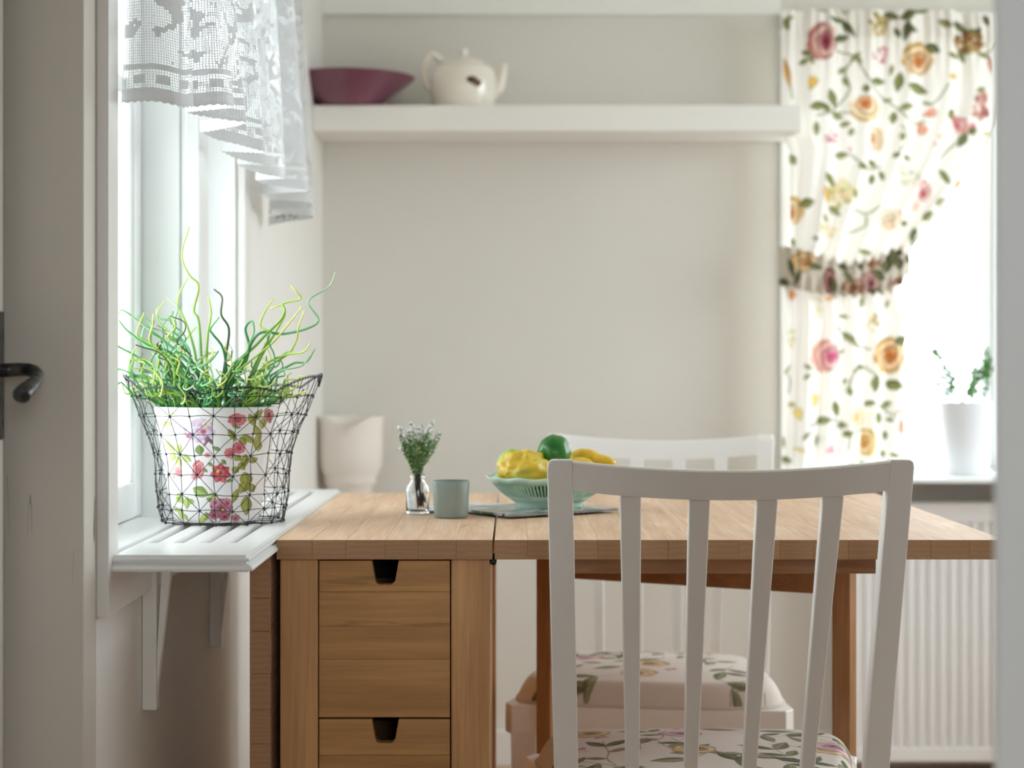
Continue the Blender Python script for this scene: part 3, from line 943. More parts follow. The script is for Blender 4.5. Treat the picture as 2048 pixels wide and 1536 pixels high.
# ------------------------------------------------------------------ chairs
def cushion_print(x, y, seed, ox=0, oy=0):
    """leafy stems, pink sprigs and one dusky rose, in metres"""
    S = 1000.0
    p = Print(x * S, y * S, (220, 211, 202))
    r = random.Random(seed)
    for q in range(21):
        cx, cy, an = r.uniform(-230, 230), r.uniform(-170, 210), r.uniform(0, 360)
        pts = [(cx, cy)]
        for j in range(4):
            an += r.uniform(-50, 50)
            cx += 34 * math.cos(math.radians(an)); cy += 34 * math.sin(math.radians(an))
            pts.append((cx, cy))
        p.stem(pts, 1.8, (128, 126, 104), .8)
        for (sx, sy) in pts[1:]:
            for sgn in (-1, 1):
                if r.random() < .62:
                    la = an + sgn * r.uniform(30, 70)
                    L = r.uniform(30, 56)
                    p.leaf(sx + L * .5 * math.cos(math.radians(la)), sy + L * .5 * math.sin(math.radians(la)), L, L * .38, la, r.choice([(116, 118, 86), (132, 130, 98), (92, 96, 70)]), .92, 1.5)
    for q in range(5):
        p.cluster(r.uniform(-200, 200), r.uniform(-150, 190), 13, 9, [(150, 92, 100), (168, 112, 116)], 9, 3.6, .8)
    for q in range(5):
        p.rose(r.uniform(-180, 180), r.uniform(-140, 180), 30, 26, *(((196, 150, 160), (150, 88, 120)) if q % 2 else ((196, 160, 104), (150, 104, 60))), ph=q, k=.9)
    return p

def make_chair(name, label, loc, rz, zs=1.0, seed=3):
    t = thing(name, label, 'chair', loc, rz, 'white slat-back chairs at the table')
    yb = lambda z: -.1725 - (z - .45) * .26 if z > .45 else -.1725 + (0.45 - z) * -.05
    # stiles run to the floor as the rear legs
    ztop = .846 * zs
    for s in (-1, 1):
        vs, fs = [], []
        rows = [(0, .184, .034), (.2, .182, .034), (.42, .1945, .034), (.60, .1990, .034), (.75, .2030, .034), (ztop - .010, .2055, .033), (ztop - .003, .2043, .030), (ztop, .2010, .024)]
        w = .0285
        for z, xo, dp in rows:
            xi = .2055 - w if z >= ztop - .013 else xo - w
            y = yb(z)
            y0, y1 = y - .008, y + dp - .010
            q = [(s * xi, y0), (s * xo, y0 + .004), (s * (xo - .001), y1), (s * xi, y1 - .003)]
            if s < 0: q = q[::-1]
            vs += [(a, b, z) for a, b in q]
        for i in range(len(rows) - 1):
            for k in range(4):
                l = (k + 1) % 4
                fs.append((4 * i + k, 4 * i + l, 4 * i + 4 + l, 4 * i + 4 + k))
        fs += [(3, 2, 1, 0), tuple(4 * (len(rows) - 1) + k for k in range(4))]
        obj('back_leg', MB().add(vs, fs), M_chair, t, local=True, bevel=.0016)
    # curved top rail
    vs, fs = [], []
    nn = 20
    for i in range(nn + 1):
        a = -1 + 2 * i / nn
        x_ = a * (.2055 - .0287)
        sag = .0105 * (1 - a * a)
        bow = .012 * (1 - a * a)
        for (dz, dy) in ((-.0335, 0), (-.002, 0), (0, .003), (0, .017), (-.002, .019), (-.0335, .019)):
            z = ztop + dz - sag - .0015
            vs.append((x_, yb(z) - .008 - bow * .6 + dy, z))
    for i in range(nn):
        for k in range(6):
            l = (k + 1) % 6
            fs.append((6 * i + k, 6 * i + l, 6 * i + 6 + l, 6 * i + 6 + k))
    fs += [tuple(range(5, -1, -1)), tuple(6 * nn + k for k in range(6))]
    obj('top_rail', MB().add(vs, fs), M_chair, t, local=True)
    # four tapering slats
    for xt, xb_ in ((-.1115, -.1035), (-.0345, -.0350), (.0415, .0335), (.1155, .1015)):
        vs, fs = [], []
        a = xt / .172
        zt_ = ztop - .0345 - .0105 * (1 - a * a) - .001
        rows = 9
        for i in range(rows):
            q = i / (rows - 1)
            z = .425 + (zt_ - .425) * q
            c = xb_ + (xt - xb_) * max(0, (z - .483)) / (.80 - .483)
            w = .0078 + (.0115 - .0078) * max(0, min(1, (z - .483) / .30))
            y0 = yb(z) - .004 - .0072 * (1 - a * a) * q
            vs += [(c - w, y0, z), (c + w, y0, z), (c + w, y0 + .017, z), (c - w, y0 + .017, z)]
        for i in range(rows - 1):
            for k in range(4):
                l = (k + 1) % 4
                fs.append((4 * i + k, 4 * i + l, 4 * i + 4 + l, 4 * i + 4 + k))
        fs += [(3, 2, 1, 0), tuple(4 * (rows - 1) + k for k in range(4))]
        obj('slat', MB().add(vs, fs), M_chair, t, local=True, bevel=.001, bseg=1)
    # seat frame and front legs
    fw, bw = .226, .160
    yf, yk = .190, -.150
    q = [(-bw, yk), (bw, yk), (fw, yf - .02), (fw - .012, yf), (-fw + .012, yf), (-fw, yf - .02)]
    qi = [(a * .88, b * .88) for a, b in q]
    fr = MB()
    n6 = len(q)
    vs = [(a, b, z) for z in (.372, .418) for a, b in q] + [(a, b, z) for z in (.372, .418) for a, b in qi]
    fs = []
    for k in range(n6):
        l = (k + 1) % n6
        fs += [(k, l, n6 + l, n6 + k), (2 * n6 + k, 3 * n6 + k, 3 * n6 + l, 2 * n6 + l), (n6 + k, n6 + l, 3 * n6 + l, 3 * n6 + k), (k, 2 * n6 + k, 2 * n6 + l, l)]
    obj('seat_frame', fr.add(vs, fs), M_chair, t, local=True, bevel=.0015)
    obj('back_rail', MB().box(-.152, .152, -.176, -.1515, .385, .424), M_chair, t, local=True, bevel=.0015)
    for s in (-1, 1):
        obj('front_leg', MB().add([(s * (fw - .034) - .0165, yf - .046, 0), (s * (fw - .034) + .0165, yf - .046, 0), (s * (fw - .034) + .0165, yf - .013, 0), (s * (fw - .034) - .0165, yf - .013, 0)]
                                  + [(s * (fw - .030) - .020, yf - .048, .372), (s * (fw - .030) + .020, yf - .048, .372), (s * (fw - .030) + .020, yf - .008, .372), (s * (fw - .030) - .020, yf - .008, .372)],
                                  [(3, 2, 1, 0), (4, 5, 6, 7), (0, 1, 5, 4), (1, 2, 6, 5), (2, 3, 7, 6), (3, 0, 4, 7)]), M_chair, t, local=True, bevel=.0015)
    for s in (-1, 1):
        obj('stretcher', MB().tube([(s * .163, -.165, .16), (s * (fw - .036), yf - .03, .16)], .009, 8), M_chair, t, local=True, smooth=True)
    # upholstered seat: domed top rolled over the frame
    nu, nv = 230, 190
    a = np.linspace(-1, 1, nu)[None, :].repeat(nv, 0)
    b = np.linspace(-1, 1, nv)[:, None].repeat(nu, 1)
    # squircle map keeps rounded corners
    e = 5.0
    rad = (np.abs(a) ** e + np.abs(b) ** e) ** (1 / e) / np.maximum(np.maximum(np.abs(a), np.abs(b)), 1e-6)
    aa, bb = a / np.maximum(rad, 1e-6), b / np.maximum(rad, 1e-6)
    yy = (yk + .004 + yf) / 2 + bb * (yf - .004 - yk) / 2
    hw = bw + .002 + (fw - bw) * (bb + 1) / 2
    xx = aa * hw
    m = np.maximum(np.abs(a), np.abs(b))
    lip = np.clip((m - .86) / .14, 0, 1)
    zz = .4655 - .012 * m ** 2 - .032 * lip ** 2.2
    puff = 1 + .012 * np.sin(np.clip((m - .8) / .2, 0, 1) * PI)
    pos = np.stack([xx * puff, yy * puff, zz], -1)
    p = cushion_print(xx, yy, seed)
    cu = grid_obj('seat_cushion', pos, M_cushion, t, local=True, color=p.c)
    tag(cu, 'off-white seat upholstered with leafy floral cloth')
    pts = [tuple(pos[0, i] + np.array((0, 0, -.002))) for i in range(0, nu, 6)] + [tuple(pos[j, -1] + np.array((0, 0, -.002))) for j in range(0, nv, 6)] \
        + [tuple(pos[-1, i] + np.array((0, 0, -.002))) for i in range(nu - 1, -1, -6)] + [tuple(pos[j, 0] + np.array((0, 0, -.002))) for j in range(nv - 1, -1, -6)]
    obj('piping', MB().tube(pts, .0032, 6), plain('seat_piping', rgb(205, 196, 186), .85), t, local=True, smooth=True)
    return t
make_chair('dining_chair', 'white slat-back chair in front of the table, its back to the viewer', (.2430, 2.290, 0), 0, 1.002, 5)
make_chair('dining_chair', 'white slat-back chair on the far side of the table facing the viewer', (.232, 2.995, 0), PI - math.radians(7), .978, 9)

# ------------------------------------------------------------------ things on the table
ZM = TZ + .0002
def magazine(name, label, c, w, h, rz, z0, t, cols, seed):
    ca, sa = math.cos(rz), math.sin(rz)
    m, nt, b, out = mat_new(name + '_cover')
    tcn = N(nt, 'ShaderNodeTexCoord')
    vo = N(nt, 'ShaderNodeTexNoise', Scale=17.0 + seed, Detail=5.0, Distortion=1.5)
    nt.links.new(tcn.outputs['Object'], vo.inputs['Vector'])
    r = N(nt, 'ShaderNodeValToRGB')
    while len(r.color_ramp.elements) < len(cols):
        r.color_ramp.elements.new(.5)
    for i, c_ in enumerate(cols):
        r.color_ramp.elements[i].position = .32 + .38 * i / (len(cols) - 1)
        r.color_ramp.elements[i].color = (*c_, 1)
    nt.links.new(vo.outputs[0], r.inputs[0])
    nt.links.new(r.outputs[0], b.inputs['Base Color'])
    b.inputs['Roughness'].default_value = .22
    tg = thing(name, label, 'magazine', (c[0], c[1], z0), rz, 'magazines on the table')
    obj('pages', MB().box(-w / 2 + .001, w / 2 - .001, -h / 2 + .001, h / 2 - .001, .0004, t - .0004), plain(name + '_paper', rgb(150, 148, 146), .7), tg, local=True)
    obj('cover', MB().box(-w / 2, w / 2, -h / 2, h / 2, t - .0004, t).box(-w / 2, w / 2, -h / 2, h / 2, 0, .0004).box(-w / 2 - .0004, -w / 2, -h / 2, h / 2, 0, t), m, tg, local=True)
    return tg
magazine('magazine', 'grey-blue magazine lying under the other by the cup', (-.028, 2.655), .215, .15, -.12, ZM, .0030,
         [rgb(60, 66, 84), rgb(196, 200, 214), rgb(232, 233, 236), rgb(120, 124, 140), rgb(226, 228, 233)], 1)
magazine('magazine', 'glossy magazine with green and dark cover right under the fruit bowl', (.028, 2.605), .192, .158, .62, ZM + .0031, .0034,
         [rgb(38, 44, 36), rgb(84, 112, 78), rgb(158, 160, 164), rgb(196, 196, 200), rgb(60, 58, 62)], 4)

M_cup = noise_mix('grey_green_stoneware', [rgb(126, 138, 130), rgb(140, 150, 142)], 20, .42, 0.05)
cc = (PX(902, 2.515), 2.515, ZM)
prof = [(0, .001), (.0205, 0), (.0232, .0012), (.0236, .004), (.0262, .050), (.0259, .0516), (.0250, .0514), (.0228, .008), (0, .006)]
tag(obj('stoneware_cup', MB().lathe(prof, 56, cc), M_cup, smooth=True), 'small grey-green handleless cup on the table', 'cup')

# bottle with thyme
bc = (PX(835, 2.574), 2.574, ZM)
bt = thing('glass_bottle', 'small clear glass bottle of water holding the thyme', 'bottle', bc)
gl = clear_glass('bottle_glass')
prof = [(0, 0), (.0145, 0), (.0163, .002), (.0166, .006), (.0166, .034), (.0155, .040), (.0112, .0455), (.0098, .048), (.0098, .0515), (.0112, .0525), (.0114, .0558), (.0104, .0572),
        (.0090, .0566), (.0086, .052), (.0086, .0478), (.0105, .0445), (.0142, .0388), (.0153, .033), (.0153, .007), (.0135, .0045), (0, .0045)]
obj('glass', MB().lathe(prof, 48, bc), gl, bt, smooth=True)
prof = [(0, .0047), (.0134, .0048), (.0151, .0072), (.0151, .030), (.0149, .0306), (0, .0304)]
obj('water', MB().lathe(prof, 40, bc), clear_glass('water', (.985, .99, .99), 1.33), bt, smooth=True)
th = thing('thyme_bunch', 'bunch of flowering green thyme in the little bottle', 'herb bunch', (bc[0], bc[1], bc[2] + .01))
M_tstem = plain('thyme_stem', rgb(92, 76, 58), .7)
M_tleaf = noise_mix('thyme_leaf', [rgb(122, 170, 104), rgb(168, 202, 142), rgb(220, 234, 204)], 120, .55)
M_tflow = noise_mix('thyme_flower', [rgb(232, 220, 236), rgb(250, 246, 250)], 150, .7)
lv, fl = MB(), MB()
r = random.Random(4)
for q in range(34):
    a = r.uniform(0, 2 * PI)
    sp = math.sqrt(r.random()) * .030
    top = Vector((bc[0] + .002 + sp * math.cos(a), bc[1] + sp * math.sin(a), PZ(r.uniform(832, 885), 2.574) - sp * .35))
    foot = Vector((bc[0] + .004 + r.uniform(-.004, .006), bc[1] + r.uniform(-.004, .004), bc[2] + r.uniform(.008, .02)))
    neck = Vector((bc[0] + r.uniform(-.004, .004), bc[1] + r.uniform(-.004, .004), bc[2] + .054))
    pts = spline([foot, neck, neck.lerp(top, .5) + Vector((r.uniform(-.004, .004), r.uniform(-.004, .004), 0)), top], 8)
    obj('stem', MB().tube(pts, [.0007 - .0003 * i / len(pts) for i in range(len(pts))], 5), M_tstem, th)
    up = [Vector(p) for p in pts[9:]]
    for i, p in enumerate(up):
        for s in range(8):
            b = r.uniform(0, 2 * PI)
            d = Vector((math.cos(b), math.sin(b), r.uniform(-.1, .8))).normalized()
            L = r.uniform(.0038, .0075)
            side = d.cross(Vector((0, 0, 1))).normalized() * L * .40
            o_ = p + Vector((0, 0, r.uniform(-.0012, .0012)))
            lift = Vector((0, 0, .0006))
            lv.add([o_, o_ + d * L * .5 + side, o_ + d * L, o_ + d * L * .5 - side, o_ + d * L * .5 + lift], [(0, 1, 4), (1, 2, 4), (2, 3, 4), (3, 0, 4)])
    if q % 5 != 4:
        for i, p in enumerate(up[-3:]):
            for s in range(5):
                b = r.uniform(0, 2 * PI)
                c = p + Vector((math.cos(b), math.sin(b), r.uniform(-.3, .9))) * r.uniform(.0015, .0042)
                fl.ball(c, r.uniform(.0013, .0024), 5, 4)
tag(obj('thyme_leaves', lv, M_tleaf, th), 'small green thyme leaves', None, None, 'stuff')
tag(obj('thyme_blossoms', fl, M_tflow, th, smooth=True), 'tiny pale lilac thyme blossoms', None, None, 'stuff')

# pierced bowl
ZB = ZM + .0067
fb = (PX(1098, 2.63), 2.63, ZB)
M_mint = noise_mix('mint_glaze', [rgb(182, 212, 192), rgb(196, 222, 204)], 12, .22, coat=.2)
seg = 270
pr = [(.0, .003), (.040, .003), (.0445, .0005), (.047, .002), (.0462, .006), (.053, .0115), (.062, .0175), (.068, .0225), (.0765, .031), (.082, .037), (.086, .0415), (.0895, .0452)]
pos = np.zeros((len(pr), seg, 3))
for i, (rr, zz) in enumerate(pr):
    for j in range(seg):
        a = 2 * PI * j / seg
        w = 1 + .022 * math.cos(12 * a) * max(0, (zz - .03) / .015)
        pos[i, j] = (fb[0] + rr * w * math.cos(a), fb[1] + rr * w * math.sin(a), fb[2] + zz + .0011 * math.cos(12 * a) * max(0, (zz - .03) / .015))
mask = np.ones((len(pr) - 1, seg), bool)
for q_ in (6, 7, 8):
    mask[q_, 1::3] = False
    mask[q_, 2::3] = False
bw_ = grid_obj('pierced_bowl', pos, M_mint, wrap=True, mask=mask)
so = bw_.modifiers.new('thickness', 'SOLIDIFY')
so.thickness = .0028
so.offset = 1
tag(bw_, 'mint green ceramic bowl with a pierced band, holding fruit', 'bowl')

def fruit(name, label, cat, c, r, fn, mat, seg=48, rings=32):
    mb = MB().ball((0, 0, 0), 1.0, seg, rings, fn)
    mb.v = [tuple(Vector(v) * r + Vector(c)) for v in mb.v]
    return tag(obj(name, mb, mat, smooth=True), label, cat, 'fruit in the mint green bowl')
M_lem = noise_mix('lumpy_lemon_skin', [rgb(206, 170, 40), rgb(232, 198, 62), rgb(226, 214, 110)], 26, .36, .35)
M_lem2 = noise_mix('yellow_lemon_skin', [rgb(214, 172, 36), rgb(232, 192, 52)], 60, .36, .15)
M_lime = noise_mix('pale_green_skin', [rgb(120, 178, 40), rgb(176, 206, 96)], 18, .3, .1)
M_dark = noise_mix('dark_green_skin', [rgb(24, 84, 30), rgb(48, 120, 46), rgb(36, 70, 34)], 22, .22, .08)
from mathutils import noise as mn
def lumpy(amp, f, sx=1, sy=1, sz=1, tip=0, tipdir=(1, 0, 0)):
    td = Vector(tipdir).normalized()
    def fn(v):
        d = v.normalized()
        h = 1 + amp * mn.noise(d * f) + amp * .6 * mn.noise(d * f * 2.3 + Vector((3, 1, 2)))
        h += tip * max(0, d.dot(td)) ** 9
        p = d * h
        return Vector((p.x * sx, p.y * sy, p.z * sz))
    return fn
def fp(u, v, d):
    return P(u, v, d)
fruit('lemon', 'lumpy yellow lemon at the front left of the mint bowl', 'lemon', fp(1048, 939, 2.60), .0265, lumpy(.20, 2.9, 1.40, 1.1, 1.0, .25, (1, -.3, -.45)), M_lem)
fruit('green_citrus', 'pale green citrus at the back left of the bowl', 'citrus fruit', fp(1026, 929, 2.655), .0228, lumpy(.05, 1.8, 1.02, 1, 1), M_lime)
fruit('avocado', 'dark green round avocado lying on top of the fruit', 'avocado', fp(1109, 903, 2.625), .0245, lumpy(.05, 1.6, 1.0, 1, 1.0, .12, (.5, -.8, -.6)), M_dark)
fruit('lemon', 'long yellow lemon with pointed end at the right of the bowl', 'lemon', fp(1168, 920, 2.66), .0185, lumpy(.05, 2.0, 1.35, 1, .92, .95, (1, -.1, -.16)), M_lem2)
fruit('lemon', 'smooth yellow lemon lying lower right in the bowl', 'lemon', fp(1158, 944, 2.60), .0225, lumpy(.03, 2.0, 1.2, 1, .95), M_lem2)
fruit('lime', 'dark green lime at the bottom of the bowl seen through its slots', 'lime', (fb[0] - .012, fb[1], fb[2] + .0235), .0185, lumpy(.04, 2.0, 1.9, 1.5, .95), M_dark)  # made-up fruit, added to darken what shows through the slots
fruit('lime', 'small green lime peeping over the left rim of the bowl', 'lime', fp(1006, 957, 2.625), .0112, lumpy(.04, 2.0, 1.1, 1, 1), M_lime)

# ------------------------------------------------------------------ wire basket and potted curly grass on the sill
KD = 2.405
KC = (PX(446, KD), KD)
Z0 = ZS + .0022
kpx = KD / F
ROWY = [1060, 1032, 1000, 962, 922, 882, 846, 808]
ROWR = [120.5, 127, 131, 133, 138, 150, 165, 179]
def bz(v):
    return Z0 + (1056 - v) * kpx * 1.0 if v < 1056 else Z0
rows_z = [Z0 + (1060 - v) * kpx * .985 for v in ROWY]
NC = 24
bk = thing('wire_basket', 'flared dark wire basket with curled rim round the flower pot', 'basket', (KC[0], KC[1], Z0))
rw = random.Random(12)
nodes = {}
for i, (z, rr) in enumerate(zip(rows_z, ROWR)):
    for c in range(NC):
        a = 2 * PI * (c + .12) / NC + rw.uniform(-.018, .018)
        dz = rw.uniform(-.0016, .0016) if i else 0
        zz = z + dz
        r_ = rr * kpx + rw.uniform(-.001, .001)
        nodes[i, c] = Vector((KC[0] + r_ * math.cos(a), KC[1] + r_ * math.sin(a) * .96, zz))
WR = .00052
def wire(mb, a, b, r=WR, seg=5, wob=.0011):
    mid = (a + b) / 2 + Vector((rw.uniform(-wob, wob), rw.uniform(-wob, wob), rw.uniform(-wob, wob)))
    mb.tube(spline([a, mid, b], 3), r, seg, False)
for i in range(len(ROWY)):
    mb = MB()
    for c in range(NC):
        wire(mb, nodes[i, c], nodes[i, (c + 1) % NC], WR * (1.7 if i == 0 else 1))
    obj('wire_ring', mb, M_wire, bk, smooth=True)
for c in range(NC):
    mb = MB()
    for i in range(len(ROWY) - 1):
        wire(mb, nodes[i, c], nodes[i + 1, c])
    obj('upright_wire', mb, M_wire, bk, smooth=True)
mb, kn = MB(), MB()
for i in range(len(ROWY)):
    for c in range(NC):
        star = (i + c) % 2 == 0
        if star and i < len(ROWY) - 1:
            wire(mb, nodes[i, c], nodes[i + 1, (c + 1) % NC], WR * .9)
            wire(mb, nodes[i, c], nodes[i + 1, (c - 1) % NC], WR * .9)
        kn.ball(nodes[i, c], .0021 if star else .0017, 7, 5)
tag(obj('diagonal_wires', mb, M_wire, bk, smooth=True), None, None, None, 'stuff')
tag(obj('wire_knots', kn, M_wire, bk, smooth=True), None, None, None, 'stuff')
# scalloped rim, high at the two sides, with a curled wire along it
def rimz(a):
    ears = abs(math.cos(a)) ** 4 * .0185
    return rows_z[-1] + .0035 + ears + .0085 * abs(math.sin(a * 4 + .25)) ** .8
rim, curl = [], []
for q in range(24 * 8 + 1):
    a = 2 * PI * q / (24 * 8)
    rr = (184 + 13 * abs(math.cos(a)) ** 4) * kpx
    rim.append((KC[0] + rr * math.cos(a), KC[1] + rr * math.sin(a) * .96, rimz(a)))
obj('rim_wire', MB().tube(rim, WR * 1.5, 6, False), M_wire, bk, smooth=True)
NQ = 150
for q in range(NQ * 10 + 1):
    a = 2 * PI * q / (NQ * 10)
    rr = (184 + 13 * abs(math.cos(a)) ** 4) * kpx
    t = 2 * PI * q / 10
    curl.append((KC[0] + (rr + .0006 * math.cos(t)) * math.cos(a) - .0022 * math.sin(t) * math.sin(a), KC[1] + (rr + .0006 * math.cos(t)) * math.sin(a) * .96 + .0022 * math.sin(t) * math.cos(a), rimz(a) + .0022 * math.cos(t)))
tag(obj('curled_wire', MB().tube(curl, WR * .75, 4, False), M_wire, bk, smooth=True), 'wire curled in small loops along the rim')
mb = MB()
for c in range(NC):
    a = 2 * PI * (c + .12) / NC
    rr = (184 + 13 * abs(math.cos(a)) ** 4) * kpx
    wire(mb, nodes[len(ROWY) - 1, c], Vector((KC[0] + rr * math.cos(a), KC[1] + rr * math.sin(a) * .96, rimz(a))))
for ea in (0.0, .30, PI - .05):   # hooked wire ears at the sides
    for s in range(4):
        b = ea + rw.uniform(-.06, .06)
        r0, r1 = 192 * kpx, 199 * kpx
        mb.tube(spline([(KC[0] + r0 * math.cos(b), KC[1] + r0 * math.sin(b), rows_z[-1] + .012), (KC[0] + r1 * math.cos(b), KC[1] + r1 * math.sin(b), rows_z[-1] + .025 + rw.uniform(0, .005)),
                        (KC[0] + (r1 - .004) * math.cos(b), KC[1] + (r1 - .004) * math.sin(b), rows_z[-1] + .018)], 4), WR, 5, False)
tag(obj('rim_ties', mb, M_wire, bk, smooth=True), None, None, None, 'stuff')
mb = MB()
for q in range(6):
    a = PI * q / 6
    v = Vector((math.cos(a), math.sin(a) * .96, 0)) * ROWR[0] * kpx
    c = Vector((KC[0], KC[1], Z0 - .0008))
    mb.tube([c - v, c, c + v], WR, 5)
tag(obj('base_wires', mb, M_wire, bk), None, None, None, 'stuff')

# flower pot with rose print
PC = (PX(433, KD), KD - .002)
pot = thing('potted_grass', 'curly green grass in a white pot printed with roses and leaves', 'potted plant', (PC[0], PC[1], Z0))
PH = (1058 - 830) * kpx * .985
nth, nh = 700, 190
thv = 2 * PI * np.arange(nth) / nth
hv = np.linspace(0, 1, nh)
RB, RT = 84.0, 122.0
R = (RB + (RT - RB) * hv ** .92)[:, None]
R = R - np.where(hv[:, None] < .03, (0.03 - hv[:, None]) * 120, 0)
px_ = 433 + R * np.sin(thv)[None, :] + 0 * hv[:, None]
py_ = 1058 - (1058 - 830) * hv[:, None] + 0 * thv[None, :]
front = np.cos(thv)[None, :] + 0 * hv[:, None] > -0.02
pp = Print(np.where(front, px_, px_ + 3000), py_, (236, 233, 232))
C8 = lambda x, y: (290 + x / 5.907, 810 + y / 5.908)
k8 = 1 / 5.907
OL, LG, GR = (138, 140, 52), (168, 184, 92), (110, 132, 62)
RED, PNK, PLM, LIL = (206, 90, 98), (226, 140, 146), (150, 66, 92), (206, 184, 208)
def L8(x, y, L, W, a, c, k=.92): pp.leaf(*C8(x, y), L * k8, W * k8, a, c, k, 1.2)
def R8(x, y, rx, ry, o, c, ph=0, k=.95, pale=(236, 170, 170)): pp.rose(*C8(x, y), rx * k8, ry * k8, o, c, 7, ph, (.05, .05), k, pale)
pp.cluster(*C8(760, 370), 180 * k8, 130 * k8, [(212, 192, 212), (196, 170, 200), (228, 214, 226), (206, 178, 196)], 70, 36 * k8, .7)
pp.cluster(*C8(760, 400), 150 * k8, 110 * k8, [(176, 148, 182), (200, 150, 176), (230, 220, 230)], 30, 20 * k8, .7)
pp.cluster(*C8(880, 320), 60 * k8, 60 * k8, [(228, 184, 80)], 5, 16 * k8, .8)
R8(810, 385, 34, 30, (196, 70, 110), (150, 40, 90)); R8(630, 440, 28, 28, (206, 100, 140), (170, 60, 110))
L8(850, 480, 100, 50, 100, (120, 84, 100)); L8(890, 500, 80, 40, 70, (110, 76, 84)); L8(825, 530, 70, 34, 120, (150, 90, 110))
R8(1185, 250, 98, 72, RED, (176, 60, 70), 1); L8(1170, 335, 90, 34, 20, GR); L8(1200, 340, 60, 26, -20, GR)
for x, y, a, L in ((1400, 200, -60, 170), (1340, 260, 70, 170), (1440, 300, 100, 150), (1390, 400, 70, 190), (1300, 480, 40, 170), (1380, 520, 100, 200), (1240, 500, 60, 120), (1130, 430, 60, 170), (1390, 570, 95, 130)):
    L8(x, y, L, 74, a, OL)
R8(1500, 200, 42, 66, (140, 50, 62), (96, 30, 44), 1); L8(1500, 265, 90, 46, 80, (170, 70, 84))
L8(330, 310, 150, 60, 50, LG); L8(390, 300, 90, 44, 30, LG); L8(440, 190, 130, 50, 20, LG, .6); L8(250, 250, 120, 50, 60, (196, 206, 130), .6)
R8(250, 170, 40, 34, (240, 190, 180), (226, 150, 150), 0, .7)
for x, y, L, a in ((410, 590, 130, 50), (505, 600, 150, 105), (420, 690, 140, 110), (500, 740, 150, 60), (595, 700, 150, 30), (360, 530, 80, 60)):
    L8(x, y, L, 82, a, LG)
L8(760, 605, 130, 104, 80, GR); L8(960, 590, 90, 50, 20, GR); L8(930, 570, 50, 26, 0, OL); R8(850, 660, 36, 28, PNK, RED)
R8(1195, 580, 66, 70, RED, (176, 60, 70), 2); R8(1100, 640, 62, 60, (214, 104, 110), RED, 3); L8(1110, 690, 60, 30, 100, PNK)
for x, y, L, a in ((1250, 740, 180, 100), (1330, 730, 110, 160), (1220, 800, 110, 60), (1180, 700, 90, 50), (1150, 840, 100, 120)):
    L8(x, y, L, 80, a, OL)
R8(740, 830, 72, 108, (220, 112, 118), RED, 1, .95, (240, 190, 190)); R8(690, 920, 40, 40, PNK, RED, 1, .7); L8(820, 840, 70, 40, 40, GR)
R8(485, 860, 56, 66, (232, 150, 150), (216, 110, 116), 2, .85); R8(350, 770, 40, 46, (240, 184, 184), PNK, 1, .7); L8(425, 930, 60, 22, 100, (180, 130, 100))
L8(880, 770, 70, 44, 30, GR); L8(1030, 745, 80, 50, 50, GR)
for q in range(7):
    t = 2 * PI * q / 7 + .3
    pp.leaf(*C8(990 + 62 * math.cos(t), 875 + 66 * math.sin(t)), 118 * k8, 92 * k8, math.degrees(t), (208, 84, 92) if q % 2 else (196, 70, 82), .95, 1.2)
R8(985, 870, 58, 58, (196, 66, 78), (160, 44, 60), 1); pp.blob(*C8(962, 850), 18 * k8, 24 * k8, (232, 214, 90))
for x, y, L, W, a, c in ((1260, 960, 190, 130, 80, OL), (1230, 1050, 160, 110, 120, OL), (1300, 1060, 130, 90, 60, (120, 124, 44)), (1090, 965, 90, 40, -10, GR), (1250, 1270, 250, 110, 92, OL), (1140, 1150, 190, 70, 110, OL), (1320, 1060, 90, 60, 90, OL)):
    L8(x, y, L, W, a, c)
L8(760, 1095, 210, 130, 25, (130, 158, 72)); L8(900, 1140, 130, 70, 10, LG); L8(860, 1190, 90, 50, 30, GR)
for x, y, L, W, a in ((500, 1180, 150, 84, 60), (585, 1230, 160, 84, 95), (640, 1210, 90, 60, 20), (470, 1200, 90, 60, 40)):
    L8(x, y, L, W, a, (160, 182, 92))
for x, y, L, W, a in ((500, 1360, 150, 76, 80), (440, 1320, 100, 56, 30), (560, 1400, 110, 50, 50), (790, 1400, 160, 80, 140), (760, 1440, 90, 50, 170)):
    L8(x, y, L, W, a, LG)
R8(985, 1290, 122, 120, (172, 86, 110), (120, 44, 70), 2, .97, (226, 180, 192)); R8(920, 1220, 56, 50, (206, 150, 170), PLM, 1); R8(1050, 1230, 54, 60, (190, 110, 130), PLM, 4)
R8(900, 1370, 56, 50, PLM, (110, 40, 66), 3); R8(1020, 1390, 60, 50, (160, 56, 76), (120, 36, 56), 5); pp.blob(*C8(1003, 1310), 18 * k8, 18 * k8, (220, 204, 110))
R8(1135, 1410, 46, 40, (196, 90, 110), PLM, 1); L8(820, 1360, 60, 40, 60, GR)
